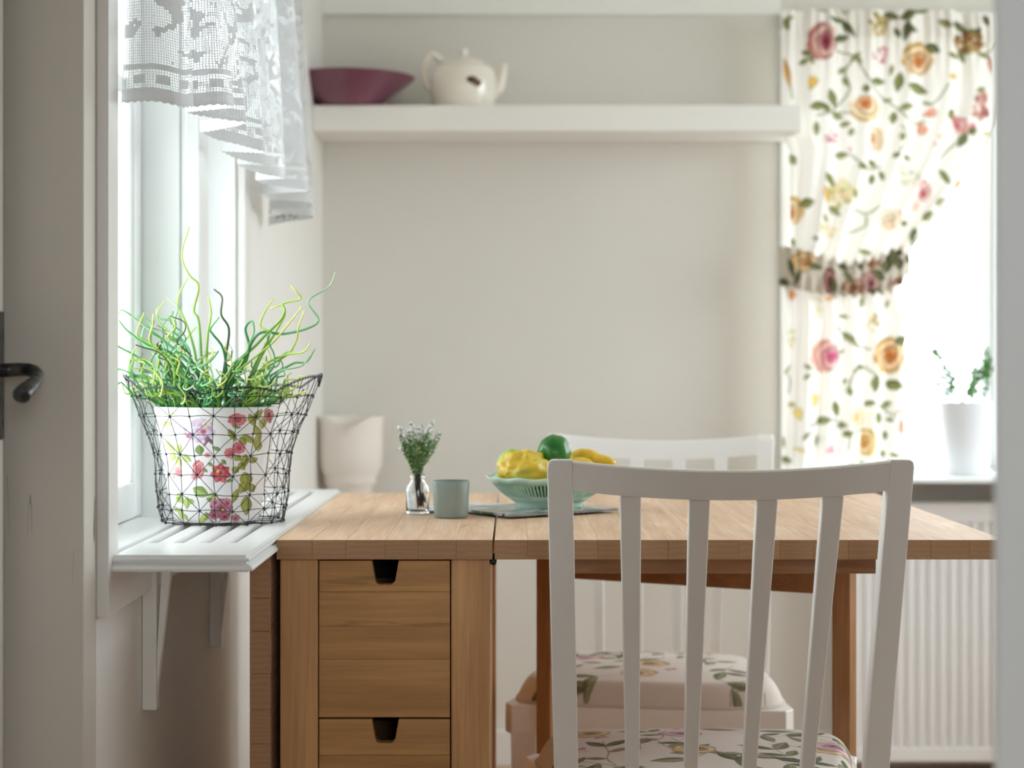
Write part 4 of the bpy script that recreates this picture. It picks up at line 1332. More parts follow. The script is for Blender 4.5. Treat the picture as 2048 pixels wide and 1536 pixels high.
# the side turned away carries scattered leaves and blooms of the same kind
for q in range(26):
    x0, y0 = 3433 + rng.uniform(-110, 110), rng.uniform(840, 1050)
    pp.leaf(x0, y0, 24, 13, rng.uniform(0, 180), (LG, OL, GR)[q % 3], .9, 1.2)
for q in range(7):
    pp.rose(3433 + rng.uniform(-90, 90), rng.uniform(850, 1040), 16, 15, RED, PLM, 7, q)
Rw = (R * kpx)
pos = np.stack([PC[0] + Rw * np.sin(thv)[None, :], PC[1] - Rw * np.cos(thv)[None, :], Z0 + .0008 + hv[:, None] * PH + 0 * thv[None, :]], -1)
tag(grid_obj('pot', pos, M_pot, pot, wrap=True, color=pp.c), 'white pot printed with red and plum roses and green leaves')
rt = RT * kpx
zt_ = Z0 + .0008 + PH
prof = [(rt, zt_ - .0002), (rt - .0004, zt_ + .0012), (rt - .0030, zt_ + .0014), (rt - .0036, zt_ - .001), (rt - .008, zt_ - .03), (rt - .011, zt_ - .045)]
obj('pot_rim', MB().lathe(prof, 96, (PC[0], PC[1], 0)), plain('pot_inside', rgb(240, 238, 236), .25), pot, smooth=True)
obj('soil', MB().lathe([(0, zt_ - .032), (rt - .0085, zt_ - .033)], 48, (PC[0], PC[1], 0)), noise_mix('dark_soil', [(.02, .014, .01), (.05, .036, .025)], 200, .9, .5), pot)

def stem_obj(pts, r0, tone):
    """one curly stem with its own colour running from dark base to pale tip"""
    pts = np.array(pts)
    n = len(pts)
    seg = 6
    mb = MB().tube([Vector(p) for p in pts], [r0 * (1 - .45 * (i / (n - 1)) ** 1.5) for i in range(n)], seg)
    o = obj('stem', mb, M_stem, pot, smooth=True)
    base, mid, tip = [np.array(c) / 255 for c in tone]
    t = np.repeat(np.linspace(0, 1, n), seg)[:, None]
    col = np.where(t < .5, base + (mid - base) * t * 2, mid + (tip - mid) * (t * 2 - 1))
    col = np.where(col <= .04045, col / 12.92, ((col + .055) / 1.055) ** 2.4)
    a = o.data.color_attributes.new('print', 'FLOAT_COLOR', 'POINT')
    a.data.foreach_set('color', np.concatenate([col, np.ones((len(col), 1))], 1).astype(np.float32).ravel())
T_GREEN = ((24, 96, 48), (58, 142, 76), (132, 190, 122))
T_LIME = ((64, 132, 52), (150, 190, 66), (214, 226, 118))
T_YEL = ((72, 134, 52), (166, 196, 74), (226, 230, 132))
T_DARK = ((30, 70, 40), (66, 84, 48), (110, 110, 74))
T_MINT = ((40, 122, 66), (108, 178, 122), (190, 220, 180))
tones = [T_GREEN, T_LIME, T_GREEN, T_MINT, T_YEL, T_DARK, T_GREEN, T_LIME]
zsoil = zt_ - .032
C5 = lambda x, y: (200 + x / 3.49, 400 + y / 3.49)
keys = [
    (T_LIME, KD - .01, [(840, 1490), (760, 1300), (715, 1150), (690, 850), (655, 770), (688, 600), (620, 520), (570, 380), (622, 190)]),
    (T_MINT, KD + .00, [(900, 1490), (960, 1200), (1100, 940), (1280, 935), (1450, 895), (1525, 835), (1455, 705), (1600, 605), (1645, 500)]),
    (T_LIME, KD - .02, [(880, 1490), (900, 1250), (1120, 980), (1250, 850), (1290, 775), (1278, 722), (1400, 690), (1370, 640), (1332, 596)]),
    (T_YEL, KD - .03, [(870, 1490), (900, 1270), (1040, 1130), (1200, 1000), (1320, 860), (1415, 735)]),
    (T_YEL, KD - .04, [(900, 1490), (980, 1330), (1130, 1190), (1310, 1075), (1372, 975), (1385, 890), (1430, 768)]),
    (T_MINT, KD - .03, [(760, 1490), (700, 1250), (600, 1120), (450, 985), (300, 870), (160, 770), (125, 800)]),
    (T_MINT, KD + .03, [(780, 1490), (680, 1200), (580, 990), (510, 960), (525, 850), (420, 830), (395, 780), (410, 745)]),
    (T_GREEN, KD - .04, [(700, 1490), (560, 1400), (450, 1290), (330, 1140), (150, 1035), (100, 1010)]),
    (T_LIME, KD + .02, [(760, 1490), (700, 1270), (660, 1050), (600, 860), (545, 740), (560, 640), (612, 545)]),
    (T_LIME, KD - .02, [(800, 1490), (750, 1200), (752, 950), (775, 790), (755, 675)]),
    (T_DARK, KD - .02, [(830, 1490), (855, 1250), (880, 1080), (900, 900), (846, 800), (852, 680), (795, 622)]),
    (T_GREEN, KD - .05, [(840, 1490), (880, 1230), (860, 1040), (790, 940), (770, 900), (830, 820)]),
    (T_LIME, KD - .05, [(930, 1490), (1010, 1330), (1150, 1150), (1300, 1080), (1420, 1060), (1470, 1000)]),
    (T_GREEN, KD - .05, [(960, 1490), (1100, 1370), (1230, 1220), (1350, 1140), (1440, 1130), (1500, 1040)]),
    (T_YEL, KD - .085, [(960, 1490), (1180, 1350), (1290, 1380), (1390, 1350), (1445, 1335)]),
    (T_GREEN, KD - .03, [(880, 1490), (950, 1250), (1040, 1050), (1015, 900), (1060, 845), (1075, 920), (1040, 1010)]),
    (T_LIME, KD + .02, [(940, 1490), (1060, 1200), (1180, 950), (1120, 880), (1150, 780), (1212, 690)]),
    (T_YEL, KD + .01, [(960, 1490), (1100, 1150), (1220, 930), (1290, 800), (1270, 735), (1190, 760)]),
    (T_DARK, KD - .06, [(760, 1490), (620, 1330), (480, 1220), (460, 1100), (400, 1010), (430, 990), (380, 1080)]),
    (T_LIME, KD - .085, [(700, 1490), (560, 1380), (480, 1330), (380, 1370), (330, 1400)]),
    (T_GREEN, KD - .03, [(740, 1490), (640, 1240), (480, 1060), (330, 1010), (200, 920), (130, 840)]),
    (T_MINT, KD + .04, [(720, 1490), (560, 1180), (420, 1060), (300, 1000), (310, 890), (370, 880)]),
]
r = random.Random(21)
for tone, d, pts in keys:
    q = [Vector((PC[0] + r.uniform(-.03, .03), PC[1] + r.uniform(-.03, .03), zsoil))]
    for i, (x_, y_) in enumerate(pts[1:]):
        u, v = C5(x_, y_)
        q.append(P(u, v, PC[1] + (d - PC[1]) * (i + 1) / (len(pts) - 1) + r.uniform(-.004, .004)))
    stem_obj(spline(q, 7), .0019, tone)
for q in range(165):
    a = r.uniform(0, 2 * PI)
    rb = math.sqrt(r.random()) * .052
    p = Vector((PC[0] + rb * math.cos(a), PC[1] + rb * math.sin(a), zsoil))
    lean = r.uniform(.3, 1.4) * (1 if q % 5 else .5)
    a += r.uniform(-.5, .5)
    d = Vector((math.cos(a) * math.sin(lean), math.sin(a) * math.sin(lean), math.cos(lean) + .25)).normalized()
    L = r.uniform(.115, .21) * (1.0 if math.sin(a) < .3 else .8) * (.8 if math.cos(a) > .4 else 1.08)
    n = 34
    pts = [p.copy()]
    ph, fq, cu = r.uniform(0, 6.28), r.uniform(.16, .46), r.uniform(.45, 1.25)
    ax = d.orthogonal().normalized()
    ax2 = d.cross(ax)
    cur = d.copy()
    for i in range(1, n):
        t = i / n
        w = cu * t ** .8
        dirv = (d + (ax * math.cos(ph + fq * i * 1.6) + ax2 * math.sin(ph + fq * i * 1.6)) * w * 1.4 + Vector((0, 0, -.25 * t))).normalized()
        nxt = pts[-1] + dirv * (L / n)
        rr = math.hypot(nxt.x - PC[0], nxt.y - PC[1])
        if nxt.z < zt_ + .004:
            lim = rt - .008
            if rr > lim:
                nxt.x = PC[0] + (nxt.x - PC[0]) * lim / rr
                nxt.y = PC[1] + (nxt.y - PC[1]) * lim / rr
                nxt.z = max(nxt.z, pts[-1].z + L / n * .5)
        nxt.x = max(nxt.x, -.517)
        pts.append(nxt)
    stem_obj(spline(pts[::3] + [pts[-1]], 3), r.uniform(.0012, .0018), tones[q % 8])

# ------------------------------------------------------------------ lace valance at the left window
hem = [(243, 206, 2.020), (275, 203, 2.012), (310, 203, 2.008), (345, 209, 2.012), (372, 215, 2.024), (385, 213, 2.045), (380, 216, 2.085), (392, 214, 2.115), (430, 209, 2.118), (461, 212, 2.14), (455, 217, 2.19),
       (385, 223, 2.225), (374, 224, 2.25), (405, 232, 2.275), (475, 243, 2.285), (489, 245, 2.30), (475, 252, 2.34), (412, 263, 2.37), (403, 265, 2.395), (440, 280, 2.42), (515, 300, 2.44), (530, 304, 2.46), (515, 306, 2.50),
       (455, 303, 2.535), (447, 304, 2.56), (475, 318, 2.585), (535, 331, 2.61), (547, 333, 2.63), (540, 332, 2.665), (487, 328, 2.705), (477, 329, 2.73), (500, 342, 2.755), (556, 354, 2.78), (568, 356, 2.805), (560, 357, 2.84), (522, 359, 2.87), (513, 361, 2.895),
       (540, 370, 2.92), (602, 379, 2.94), (614, 381, 2.965), (600, 384, 2.99), (530, 387, 3.02), (519, 389, 3.045), (545, 398, 3.065), (610, 404, 3.085), (620, 406, 3.105), (608, 411, 3.13), (552, 418, 3.155), (541, 421, 3.175), (565, 427, 3.19), (618, 431, 3.2), (627, 433, 3.215), (620, 438, 3.235), (560, 446, 3.255), (537, 451, 3.265)]
h3 = np.array(spline([P(*h) for h in hem], 14))
seglen = np.r_[0, np.cumsum(np.hypot(np.diff(h3[:, 0]), np.diff(h3[:, 1])))]
ZL = 1.79
nrow = 46
tt = np.linspace(0, 1, nrow)
pos = np.zeros((nrow, len(h3), 3))
uvs = np.zeros((nrow, len(h3), 2))
mean_x = -.395
for j, t in enumerate(tt):
    sq = 1 - .45 * t
    wob = .0016 * np.sin(seglen * 60 + t * 6) + .001 * np.sin(seglen * 130 + t * 9)
    pos[j, :, 0] = mean_x + (h3[:, 0] - mean_x) * sq + wob - .012 * t
    pos[j, :, 1] = h3[:, 1]
    pos[j, :, 2] = h3[:, 2] * (1 - t) + ZL * t + (.0008 * np.sin(seglen * 700) if j == 0 else 0)
    uvs[j, :, 0] = seglen
    uvs[j, :, 1] = (pos[j, :, 2] - h3[:, 2])
lc = thing('lace_curtain', 'white filet lace curtain hanging in folds over the left window', 'curtain', (-.40, 2.6, ZL))
grid_obj('lace_cloth', pos, M_lace, lc, uv=uvs)
obj('curtain_rod', MB().tube([(-.402, 1.975, ZL), (-.402, 3.30, ZL)], .006, 10), plain('white_rod', rgb(235, 235, 235), .4), lc, smooth=True)
obj('rod_bracket', MB().box(XO, -.402, 2.0, 2.012, ZL - .008, ZL + .008), M_trim, lc)
obj('rod_bracket', MB().box(XW, -.402, 3.20, 3.212, ZL - .008, ZL + .008), M_trim, lc)
tm = MB()
a, b = P(552, 441, 3.236), P(606, 434, 3.236)
tm.add([a + Vector((0, -.004, 0)), b + Vector((0, -.004, 0)), b + Vector((0, -.004, .009)), a + Vector((0, -.004, .009))], [(0, 1, 2, 3)])
m, nt, bs, out = mat_new('faded_tag_print')
tcn = N(nt, 'ShaderNodeTexCoord'); nn_ = N(nt, 'ShaderNodeTexNoise', Scale=240.0); nt.links.new(tcn.outputs['Object'], nn_.inputs['Vector'])
nt.links.new(mix_rgb(nt, math_node(nt, 'GREATER_THAN', nn_.outputs[0], .56), rgb(224, 224, 224), rgb(130, 130, 132)), bs.inputs['Base Color'])
tag(obj('sewn_tag', tm, m, lc), 'small white tag with faded grey print')

# ------------------------------------------------------------------ floral curtain at the back window
def curtain_print(x, y):
    p = Print(x, y, (246, 242, 236))
    G1, G2, G3 = (112, 116, 62), (132, 134, 84), (92, 98, 58)
    A = lambda cx, cy: (1550 + cx / 2.844, cy / 2.844)
    B = lambda cx, cy: (1540 + cx / 3.2, 480 + cy / 3.2)
    ka, kb = 1 / 2.844, 1 / 3.2
    def LA(x, y, L, W, a, c=G1, k=.9): p.leaf(*A(x, y), L * ka, W * ka, a, c, k, 2)
    def LB(x, y, L, W, a, c=G1, k=.9): p.leaf(*B(x, y), L * kb, W * kb, a, c, k, 2)
    ROSE, RC = (206, 140, 132), (150, 62, 78)
    PE, PEC = (228, 190, 128), (196, 112, 60)
    # stems
    for s in ([(350, 290), (450, 330), (560, 500), (690, 620), (780, 700), (850, 690)], [(320, 640), (420, 520), (400, 400), (460, 330)], [(450, 1190), (520, 1215), (600, 1170)], [(520, 1230), (505, 1290), (420, 1325)],
              [(230, 660), (330, 640), (440, 640)], [(700, 860), (760, 790), (715, 720)], [(560, 160), (640, 120), (760, 90), (860, 60)], [(330, 60), (400, 140), (450, 210)], [(100, 560), (80, 450), (60, 350)], [(1180, 310), (1230, 290), (1260, 250)],
              [(430, 880), (520, 960), (600, 950)], [(980, 480), (930, 560), (880, 600)], [(940, 900), (1000, 840), (1070, 780)]):
        p.stem([A(*q) for q in s], 3.2)
    for s in ([(430, 560), (520, 660), (640, 700)], [(580, 800), (520, 880), (500, 970)], [(250, 1190), (400, 1150), (480, 1180)], [(640, 1030), (720, 1080), (800, 1130)], [(120, 980), (130, 900), (100, 830)], [(600, 800), (690, 880)], [(500, 1340), (520, 1240), (600, 1210)]):
        p.stem([B(*q) for q in s], 3.0)
    # upper cloth
    p.rose(*A(262, 240), 86 * ka, 108 * ka, ROSE, RC, 7, 1, (.25, .0), 1)
    LA(180, 305, 70, 34, 30); LA(165, 350, 70, 30, -30); LA(205, 345, 60, 26, 70); LA(375, 220, 90, 40, -10, G3)
    LA(60, 140, 80, 40, 70, G2); LA(80, 110, 60, 28, -40, G2); LA(410, 160, 140, 40, 50, G3); LA(345, 120, 90, 30, 20, G3); LA(250, 55, 90, 34, 30, G2); LA(400, 60, 80, 36, -20, G2)
    p.cluster(*A(580, 130), 52 * ka, 70 * ka, [(190, 160, 88), (140, 138, 76), (206, 178, 110)], 22, 18 * ka)
    LA(660, 95, 90, 44, 20, G3); LA(755, 90, 110, 50, -30, G3); LA(815, 62, 110, 40, 0, G3); LA(740, 180, 120, 44, 100, G3); LA(690, 190, 70, 30, 60, G3); LA(770, 175, 70, 40, 10, G3)
    LA(960, 140, 90, 44, 20, G2); LA(1050, 155, 120, 48, 30, G3); LA(1190, 100, 70, 36, 60, G3); LA(1140, 175, 80, 40, -60, G3)
    p.cluster(*A(1100, 235), 78 * ka, 66 * ka, [(168, 132, 76), (186, 148, 96), (120, 112, 62), (150, 96, 76)], 30, 24 * ka)
    LA(1060, 320, 90, 36, 60); LA(1010, 320, 70, 30, 20); LA(1180, 320, 80, 30, 20, G2)
    p.rose(*A(808, 335), 92 * ka, 98 * ka, PE, PEC, 7, .5, (.05, .12), 1)
    LA(895, 278, 90, 56, 30, G3); LA(700, 470, 120, 54, 100, G1); LA(810, 507, 130, 60, 20, G1); LA(585, 465, 92, 44, 0, G1); LA(660, 400, 70, 28, 100, G2)
    p.cluster(*A(598, 312), 46 * ka, 48 * ka, [(206, 140, 156), (180, 96, 120), (226, 180, 186)], 20, 13 * ka)
    LA(455, 325, 80, 34, -40, G2); LA(475, 345, 60, 28, 60, G2); LA(385, 400, 66, 34, -30, G2); LA(402, 465, 66, 30, 60, G2)
    p.lily(*A(200, 500), 96 * ka, -70, (222, 180, 84)); p.leaf(*A(70, 420), 190 * ka, 34 * ka, 78, (208, 150, 76), .9)
    LA(325, 565, 120, 54, 70, G1); LA(240, 605, 100, 50, -10, G1); LA(290, 620, 60, 40, 30, G1); LA(230, 735, 90, 36, 90, G1); LA(355, 662, 76, 40, 10, G2); LA(400, 707, 66, 34, -10, G2); LA(430, 752, 56, 34, 110, G2)
    p.rose(*A(508, 620), 88 * ka, 78 * ka, (238, 208, 160), (214, 120, 66), 7, 2, (-.02, -.35), 1); LA(512, 508, 52, 44, 80, G1)
    p.rose(*A(575, 790), 42 * ka, 72 * ka, (236, 204, 160), (196, 140, 84), 4, 0, (-.4, 0), .9)
    LA(670, 672, 76, 44, 100, G1); LA(742, 612, 90, 40, -12, G2); LA(718, 782, 56, 40, 90, G2); LA(640, 572, 56, 22, -10, G2)
    p.lily(*A(855, 652), 90 * ka, -15, (222, 150, 124)); p.lily(*A(825, 705), 96 * ka, 70, (224, 154, 128)); LA(865, 590, 60, 20, 20, G2)
    p.cluster(*A(318, 795), 34 * ka, 46 * ka, [(210, 150, 160), (186, 110, 130)], 14, 12 * ka); LA(380, 882, 86, 40, -5, G2); p.blob(*A(425, 850), 12 * ka, 14 * ka, (220, 160, 160))
    LA(100, 910, 70, 48, 60, G2)
    LA(685, 885, 50, 32, -30, G1); LA(750, 897, 50, 32, 30, G1); LA(496, 952, 66, 36, 20, G1); LA(552, 930, 66, 34, 40, G1); LA(605, 1000, 66, 28, 70, G1); LA(550, 1022, 66, 34, 100, G1)
    p.rose(*A(108, 1195), 56 * ka, 82 * ka, PE, PEC, 6, 1, (-.3, .2), .95); LA(182, 1155, 84, 58, -15, G1)
    p.cluster(*A(385, 1110), 78 * ka, 88 * ka, [(236, 224, 176), (244, 236, 206), (176, 178, 120), (226, 196, 150)], 34, 24 * ka); LA(312, 1025, 96, 46, 50, G1); LA(290, 1110, 110, 44, 80, (214, 168, 104)); LA(450, 1110, 60, 30, 80, G2); LA(340, 1200, 90, 40, 40, G2)
    p.cluster(*A(745, 1000), 66 * ka, 56 * ka, [(214, 216, 184), (176, 180, 140), (236, 230, 210)], 20, 16 * ka, .7)
    p.rose(*A(650, 1245), 70 * ka, 60 * ka, (238, 220, 190), (226, 206, 180), 6, 1, (0, 0), .9); LA(735, 1270, 40, 34, 60, G1); p.cluster(*A(640, 1300), 60 * ka, 36 * ka, [(232, 200, 170), (240, 220, 196)], 10, 14 * ka)
    p.cluster(*A(300, 1310), 50 * ka, 44 * ka, [(236, 212, 170), (206, 200, 150), (240, 226, 200)], 14, 16 * ka); LA(285, 1240, 60, 26, 60, G2); LA(510, 1436, 96, 34, 8, G2); LA(225, 1360, 40, 26, 30, (150, 150, 150)); LA(100, 1380, 60, 30, 60, G1)
    p.cluster(*A(1165, 600), 46 * ka, 80 * ka, [(190, 130, 122), (150, 90, 92), (206, 160, 146)], 22, 24 * ka); p.cluster(*A(1065, 710), 56 * ka, 50 * ka, [(210, 140, 136), (226, 176, 164), (190, 100, 110)], 16, 22 * ka)
    LA(1000, 652, 56, 60, 30, G1); LA(1060, 800, 100, 50, 120, G3); LA(1115, 750, 60, 44, -30, G3); LA(1165, 515, 60, 34, -20, G2)
    LA(960, 1010, 110, 36, 62, G1); LA(860, 1232, 90, 44, -40, G1); LA(775, 1350, 110, 40, 100, G3); LA(930, 1150, 80, 34, -40, G2)
    p.rose(*A(845, 1085), 40 * ka, 66 * ka, (226, 170, 166), (190, 84, 100), 5, 1, (0, .2), .9); p.blob(*A(1040, 1065), 22 * ka, 40 * ka, (222, 176, 110)); p.blob(*A(800, 1170), 24 * ka, 40 * ka, (236, 190, 176), .7)
    p.blob(*A(1010, 438), 30 * ka, 22 * ka, (222, 182, 120)); p.blob(*A(930, 785), 16 * ka, 20 * ka, (230, 190, 160)); p.blob(*A(905, 825), 14 * ka, 14 * ka, (230, 190, 160))
    p.leaf(*A(1220, 370), 110 * ka, 30 * ka, 80, (196, 130, 116), .9); LA(1200, 765, 60, 24, 0, (206, 190, 130))
    # lower cloth
    p.rose(*B(345, 742), 92 * kb, 106 * kb, (240, 186, 168), (212, 118, 150), 7, 1, (.4, .0), 1, (246, 214, 222)); p.blob(*B(400, 745), 34 * kb, 26 * kb, (206, 90, 130), .8)
    p.rose(*B(755, 740), 98 * kb, 118 * kb, (228, 184, 116), (206, 128, 76), 7, .5, (.1, .0), 1); LB(830, 645, 90, 66, -20, G3); LB(670, 920, 120, 50, 95, G1); LB(790, 928, 120, 66, 12, G1)
    LB(520, 640, 130, 36, 55, G2); LB(480, 605, 60, 26, 10, G2); LB(575, 815, 70, 28, 30, G2); LB(545, 830, 60, 24, -50, G2); LB(480, 905, 50, 26, -30, G2); LB(507, 970, 64, 30, 80, G1)
    LB(240, 815, 66, 30, 30, G2); LB(235, 872, 60, 28, -40, G2); LB(455, 715, 60, 24, -20, G2)
    p.lily(*B(280, 1050), 92 * kb, -80, (236, 206, 116)); p.lily(*B(190, 1140), 100 * kb, -110, (232, 206, 124)); LB(140, 1055, 54, 34, 0, (180, 160, 90))
    LB(415, 1080, 110, 50, 75, G1); LB(340, 1155, 100, 50, -8, G2); LB(456, 1187, 84, 46, 4, G2); LB(740, 1055, 84, 48, -25, G2); LB(688, 1140, 92, 42, 85, G1); LB(635, 1045, 66, 36, -20, G1); LB(765, 1150, 40, 30, 20, G1)
    p.rose(*B(560, 1135), 46 * kb, 66 * kb, (240, 214, 158), (228, 180, 104), 4, 0, (-.3, 0), .8); p.rose(*B(622, 1295), 52 * kb, 92 * kb, (232, 190, 112), (206, 148, 70), 4, 0, (-.3, 0), .95)
    p.lily(*B(830, 1160), 110 * kb, 80, (226, 166, 140)); LB(820, 1095, 70, 22, -15, (214, 150, 126))
    p.cluster(*B(400, 1340), 46 * kb, 46 * kb, [(226, 176, 186), (200, 120, 144), (240, 210, 214)], 16, 14 * kb); LB(298, 1285, 90, 34, 100, G2); LB(230, 1250, 80, 30, -45, G2); LB(495, 1240, 60, 44, -30, G1); LB(100, 1408, 90, 46, 15, G2); LB(78, 1290, 90, 36, 70, G2)
    LB(736, 1250, 66, 34, 85, G1); LB(722, 1368, 50, 32, 80, G1); LB(790, 1376, 72, 36, 18, G1); p.leaf(*B(190, 1345), 90 * kb, 26 * kb, 15, (228, 196, 130), .8); LB(520, 1440, 60, 24, 0, G2); LB(590, 1425, 40, 20, 10, G2)
    p.blob(*B(140, 350), 28 * kb, 36 * kb, (228, 166, 120)); p.blob(*B(370, 375), 24 * kb, 18 * kb, (236, 176, 120)); LB(585, 400, 90, 34, 110, G2); LB(470, 490, 80, 28, 5, G2)
    p.cluster(*B(310, 430), 44 * kb, 60 * kb, [(226, 206, 160), (190, 190, 140), (238, 226, 196)], 14, 12 * kb, .8); p.cluster(*B(135, 620), 26 * kb, 70 * kb, [(220, 206, 140), (200, 200, 150)], 10, 12 * kb, .8)
    p.cluster(*B(665, 540), 40 * kb, 60 * kb, [(222, 190, 110), (170, 160, 100)], 12, 13 * kb, .85); LB(110, 830, 80, 20, -50, G2); LB(750, 410, 60, 20, 100, G2); LB(850, 485, 60, 20, 20, (190, 190, 130))
    return p

fc = thing('floral_curtain', 'rose-printed cotton curtain tied back at the right window', 'curtain', (PX(1690, 4.16), 4.16, PZ(20, 4.16)))
CYD = 4.165
vv = np.linspace(22, 941, 560)
left = np.interp(vv, [22, 240, 275, 300, 480, 520, 575, 600, 700, 941], [1564, 1563, 1566, 1578, 1580, 1574, 1566, 1569, 1567, 1561])
right = np.interp(vv, [22, 60, 190, 250, 300, 360, 420, 470, 505, 540, 575, 592, 625, 642, 690, 745, 800, 880, 941], [2000, 2004, 2004, 1992, 1966, 1928, 1880, 1842, 1818, 1804, 1798, 1800, 1812, 1818, 1808, 1815, 1811, 1806, 1799])
sv = np.linspace(0, 1, 250)
U = left[:, None] + (right - left)[:, None] * sv[None, :]
Vv = vv[:, None] + 0 * sv[None, :]
# gathered folds, tighter towards heading and tie
amp = np.interp(vv, [22, 80, 200, 400, 500, 560, 640, 941], [.010, .008, .012, .016, .016, .012, .013, .016])[:, None]
fold = np.sin(2 * PI * (5.3 * sv[None, :] ** 1.2) + .6 * np.sin(Vv / 150)) + .45 * np.sin(2 * PI * 11 * sv[None, :] + 1.3 + Vv / 260) + .30 * np.sin(2 * PI * 19 * sv[None, :] + Vv / 90) * np.exp(-((Vv - 545) / 110) ** 2)
fold += .5 * np.sin(2 * PI * 22 * sv[None, :]) * np.exp(-((Vv - 75) / 60) ** 2)
D = CYD + amp * fold * .8 - .006
edge_roll = np.exp(-((1 - sv[None, :]) / .06) ** 2)
D = D - .02 * edge_roll * np.interp(vv, [0, 200, 300, 480, 620, 941], [0, .2, 1, 1, .6, .6])[:, None]
pr_ = curtain_print(U, Vv)
pos = np.stack([(U - U0) * CYD / F, D, CZ - (Vv - V0) * CYD / F], -1)
hrow = int(np.argmin(np.abs(vv - 76)))
C_ = pr_.c.reshape(*U.shape, 3)
tag(grid_obj('curtain_cloth', pos[hrow - 1:], M_curtain, fc, color=C_[hrow - 1:]), 'white cotton printed with roses and olive leaves')
hd_pos = pos[:hrow + 2].copy()
hd_pos[:, :, 1] -= .006
# the heading sags on the right where the rod ends
sag = np.clip((sv - .72) / .28, 0, 1)[None, :]
hd_pos[:, :, 2] -= .014 * sag ** 1.0 * (1 - .6 * np.abs(sag - .7))
hd_pos[0, :, 2] += .0025 * np.sin(sv * 60)
tag(grid_obj('heading', hd_pos, M_curtain_op, fc, color=C_[:hrow + 2]), 'double-thickness gathered curtain heading')
zr = PZ(48, CYD)
obj('curtain_rod', MB().tube([(PX(1568, CYD), CYD + .006, zr), (1.80, CYD + .006, zr)], .005, 8), plain('rod_white', rgb(235, 235, 235), .4), fc, smooth=True)
obj('rod_bracket', MB().box(PX(1572, CYD), PX(1572, CYD) + .01, CYD + .006, YB - .001, zr - .006, zr + .006), M_sash, fc)
obj('rod_bracket', MB().box(1.785, 1.795, CYD + .006, YB - .001, zr - .006, zr + .006), M_sash, fc)
# ruffled tie-back
nu, nv2 = 260, 50
s = np.linspace(0, 1, nu)[None, :].repeat(nv2, 0)
t = np.linspace(0, 1, nv2)[:, None].repeat(nu, 1)
us = 1556 + (1816 - 1556) * s
topv = np.interp(s[0], [0, .12, .3, .5, .62, .75, .9, 1], [492, 497, 512, 528, 524, 516, 496, 503])[None, :]
botv = np.interp(s[0], [0, .1, .25, .4, .55, .7, .85, 1], [572, 578, 586, 594, 594, 590, 584, 552])[None, :]
ruf = np.sin(2 * PI * 13 * s + 1.2 * np.sin(9 * s))
vs_ = topv + (botv - topv) * t + ruf * np.interp(t, [0, .3, .7, 1], [-6, 0, 0, 4.5]) * np.clip((s - .18) / .15, 0, 1)
d_ = CYD - .034 - .012 * np.sin(PI * t) - .0065 * ruf * np.abs(t - .5) * 2 + .02 * np.clip((s - .93) / .07, 0, 1) + .028 * np.clip((.10 - s) / .1, 0, 1)
tpn = Print(us, vs_, (206, 196, 182))  # cloth and print painted darker here for the missing backlight
for q, (x_, y_, rx, ry, o_, c_) in enumerate([(1602, 525, 26, 22, (206, 164, 108), (168, 116, 66)), (1652, 562, 13, 26, (120, 60, 58), (90, 36, 44)), (1700, 575, 24, 16, (160, 116, 84), (130, 80, 60)), (1732, 565, 20, 22, (176, 124, 124), (140, 76, 90)),
                                              (1738, 528, 14, 12, (180, 130, 96), (150, 96, 66)), (1795, 568, 20, 12, (150, 96, 74), (130, 70, 60))]):
    tpn.rose(x_, y_, rx, ry, o_, c_, 6, q, (.1, .1), .95, (216, 196, 170))
for x_, y_, L, W, a in ((1578, 540, 46, 10, 75), (1588, 558, 40, 12, 110), (1625, 535, 30, 14, 20), (1662, 575, 34, 14, 80), (1680, 535, 30, 12, 30), (1690, 556, 34, 14, 60), (1712, 530, 26, 14, 70), (1750, 552, 34, 18, 40), (1765, 535, 30, 20, 100), (1776, 520, 34, 24, 110), (1790, 530, 26, 20, 80),
                           (1808, 520, 22, 16, 60), (1745, 585, 30, 12, 10), (1565, 565, 24, 14, 20), (1785, 506, 30, 16, 10)):
    tpn.leaf(x_, y_, L, W, a, (92, 94, 62), .95, 2)
pos = np.stack([(us - U0) * CYD / F, d_, CZ - (vs_ - V0) * CYD / F], -1)
tag(grid_obj('tieback', pos, M_curtain_op, fc, color=tpn.c), 'ruffled floral tie-back band')

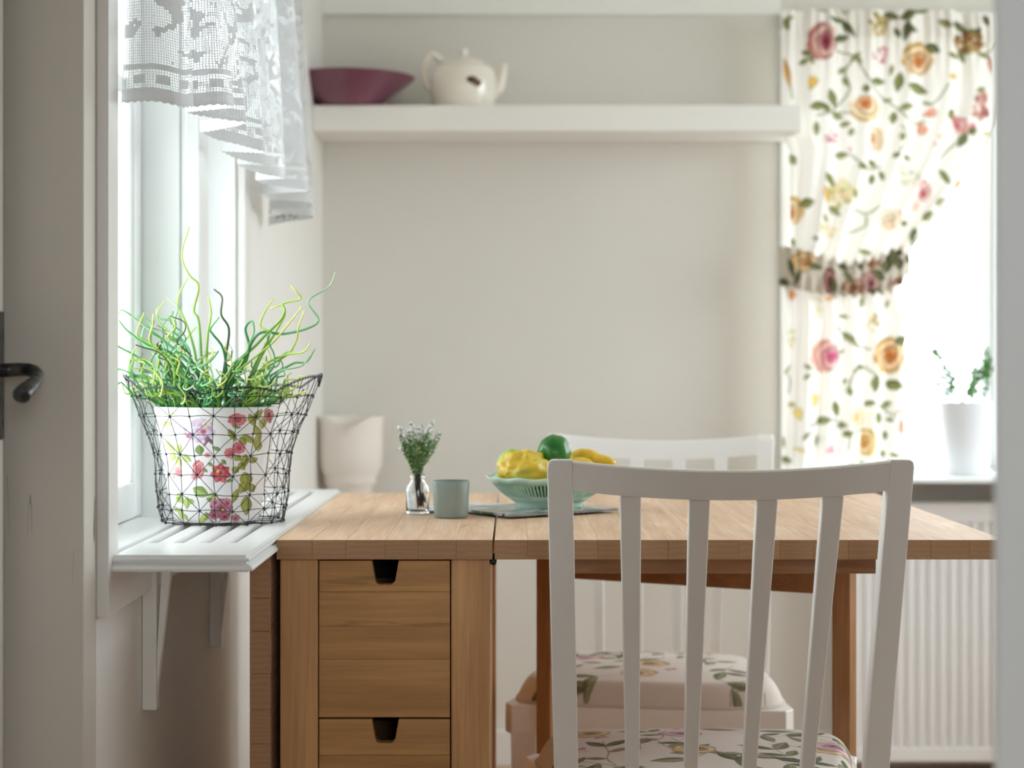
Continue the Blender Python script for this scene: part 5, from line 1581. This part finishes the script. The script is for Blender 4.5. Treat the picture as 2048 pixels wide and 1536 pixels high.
# ------------------------------------------------------------------ white pot with herbs on the back sill
PD = 4.13
hc = (PX(1932, PD), PD, .7017)
hp_ = thing('potted_herb', 'white pot with thin wispy herbs on the back window sill', 'potted plant', hc)
k = PD / F
H = (945 - 801) * k
prof = [(0, 0), (40 * k, 0), (42 * k, .003), (56 * k, H - .002), (56.4 * k, H), (54.5 * k, H), (52 * k, H - .012), (50 * k, H - .03)]
obj('pot', MB().lathe(prof, 48, hc), plain('white_pot', rgb(228, 229, 232), .4), hp_, smooth=True)
obj('soil', MB().lathe([(0, H - .018), (51.3 * k, H - .0185)], 32, hc), plain('herb_soil', (.04, .03, .02), .9), hp_)
M_herb = noise_mix('herb_leaf', [rgb(60, 110, 50), rgb(110, 164, 76)], 60, .5)
M_hstem = plain('herb_stem', rgb(70, 96, 70), .6)
r = random.Random(8)
lv = MB()
for q in range(15):
    a = r.uniform(0, 2 * PI)
    b = Vector((hc[0] + .035 * r.uniform(-1, 1), hc[1] + .03 * r.uniform(-1, 1), hc[2] + H - .018))
    u_, v_ = (r.uniform(1862, 1915), r.uniform(680, 780)) if q % 2 else (r.uniform(1930, 1992), r.uniform(690, 770))
    top = P(u_, v_, PD + r.uniform(-.04, .04))
    pts = spline([b, b.lerp(top, .5) + Vector((r.uniform(-.01, .01), 0, .012)), top], 7)
    obj('stem', MB().tube(pts, .0013, 5), M_hstem, hp_)
    for p in pts[4:]:
        for s in range(3):
            e = r.uniform(0, 6.28)
            d = Vector((math.cos(e), math.sin(e) * .6, r.uniform(-.2, .7))).normalized()
            L = r.uniform(.007, .014)
            w = d.cross(Vector((0, 1, 0))).normalized() * L * .3
            p_ = Vector(p)
            lv.add([p_, p_ + d * L * .5 + w, p_ + d * L, p_ + d * L * .5 - w], [(0, 1, 2, 3)])
for q in range(60):
    p_ = P(r.uniform(1938, 1962), r.uniform(740, 800), PD - .02 + r.uniform(-.02, .02))
    e = r.uniform(0, 6.28)
    d = Vector((math.cos(e), math.sin(e) * .6, .5)).normalized()
    L = r.uniform(.008, .014)
    w = d.cross(Vector((0, 1, 0))).normalized() * L * .3
    lv.add([p_, p_ + d * L * .5 + w, p_ + d * L, p_ + d * L * .5 - w], [(0, 1, 2, 3)])
tag(obj('herb_leaves', lv, M_herb, hp_), 'small green herb leaves', None, None, 'stuff')
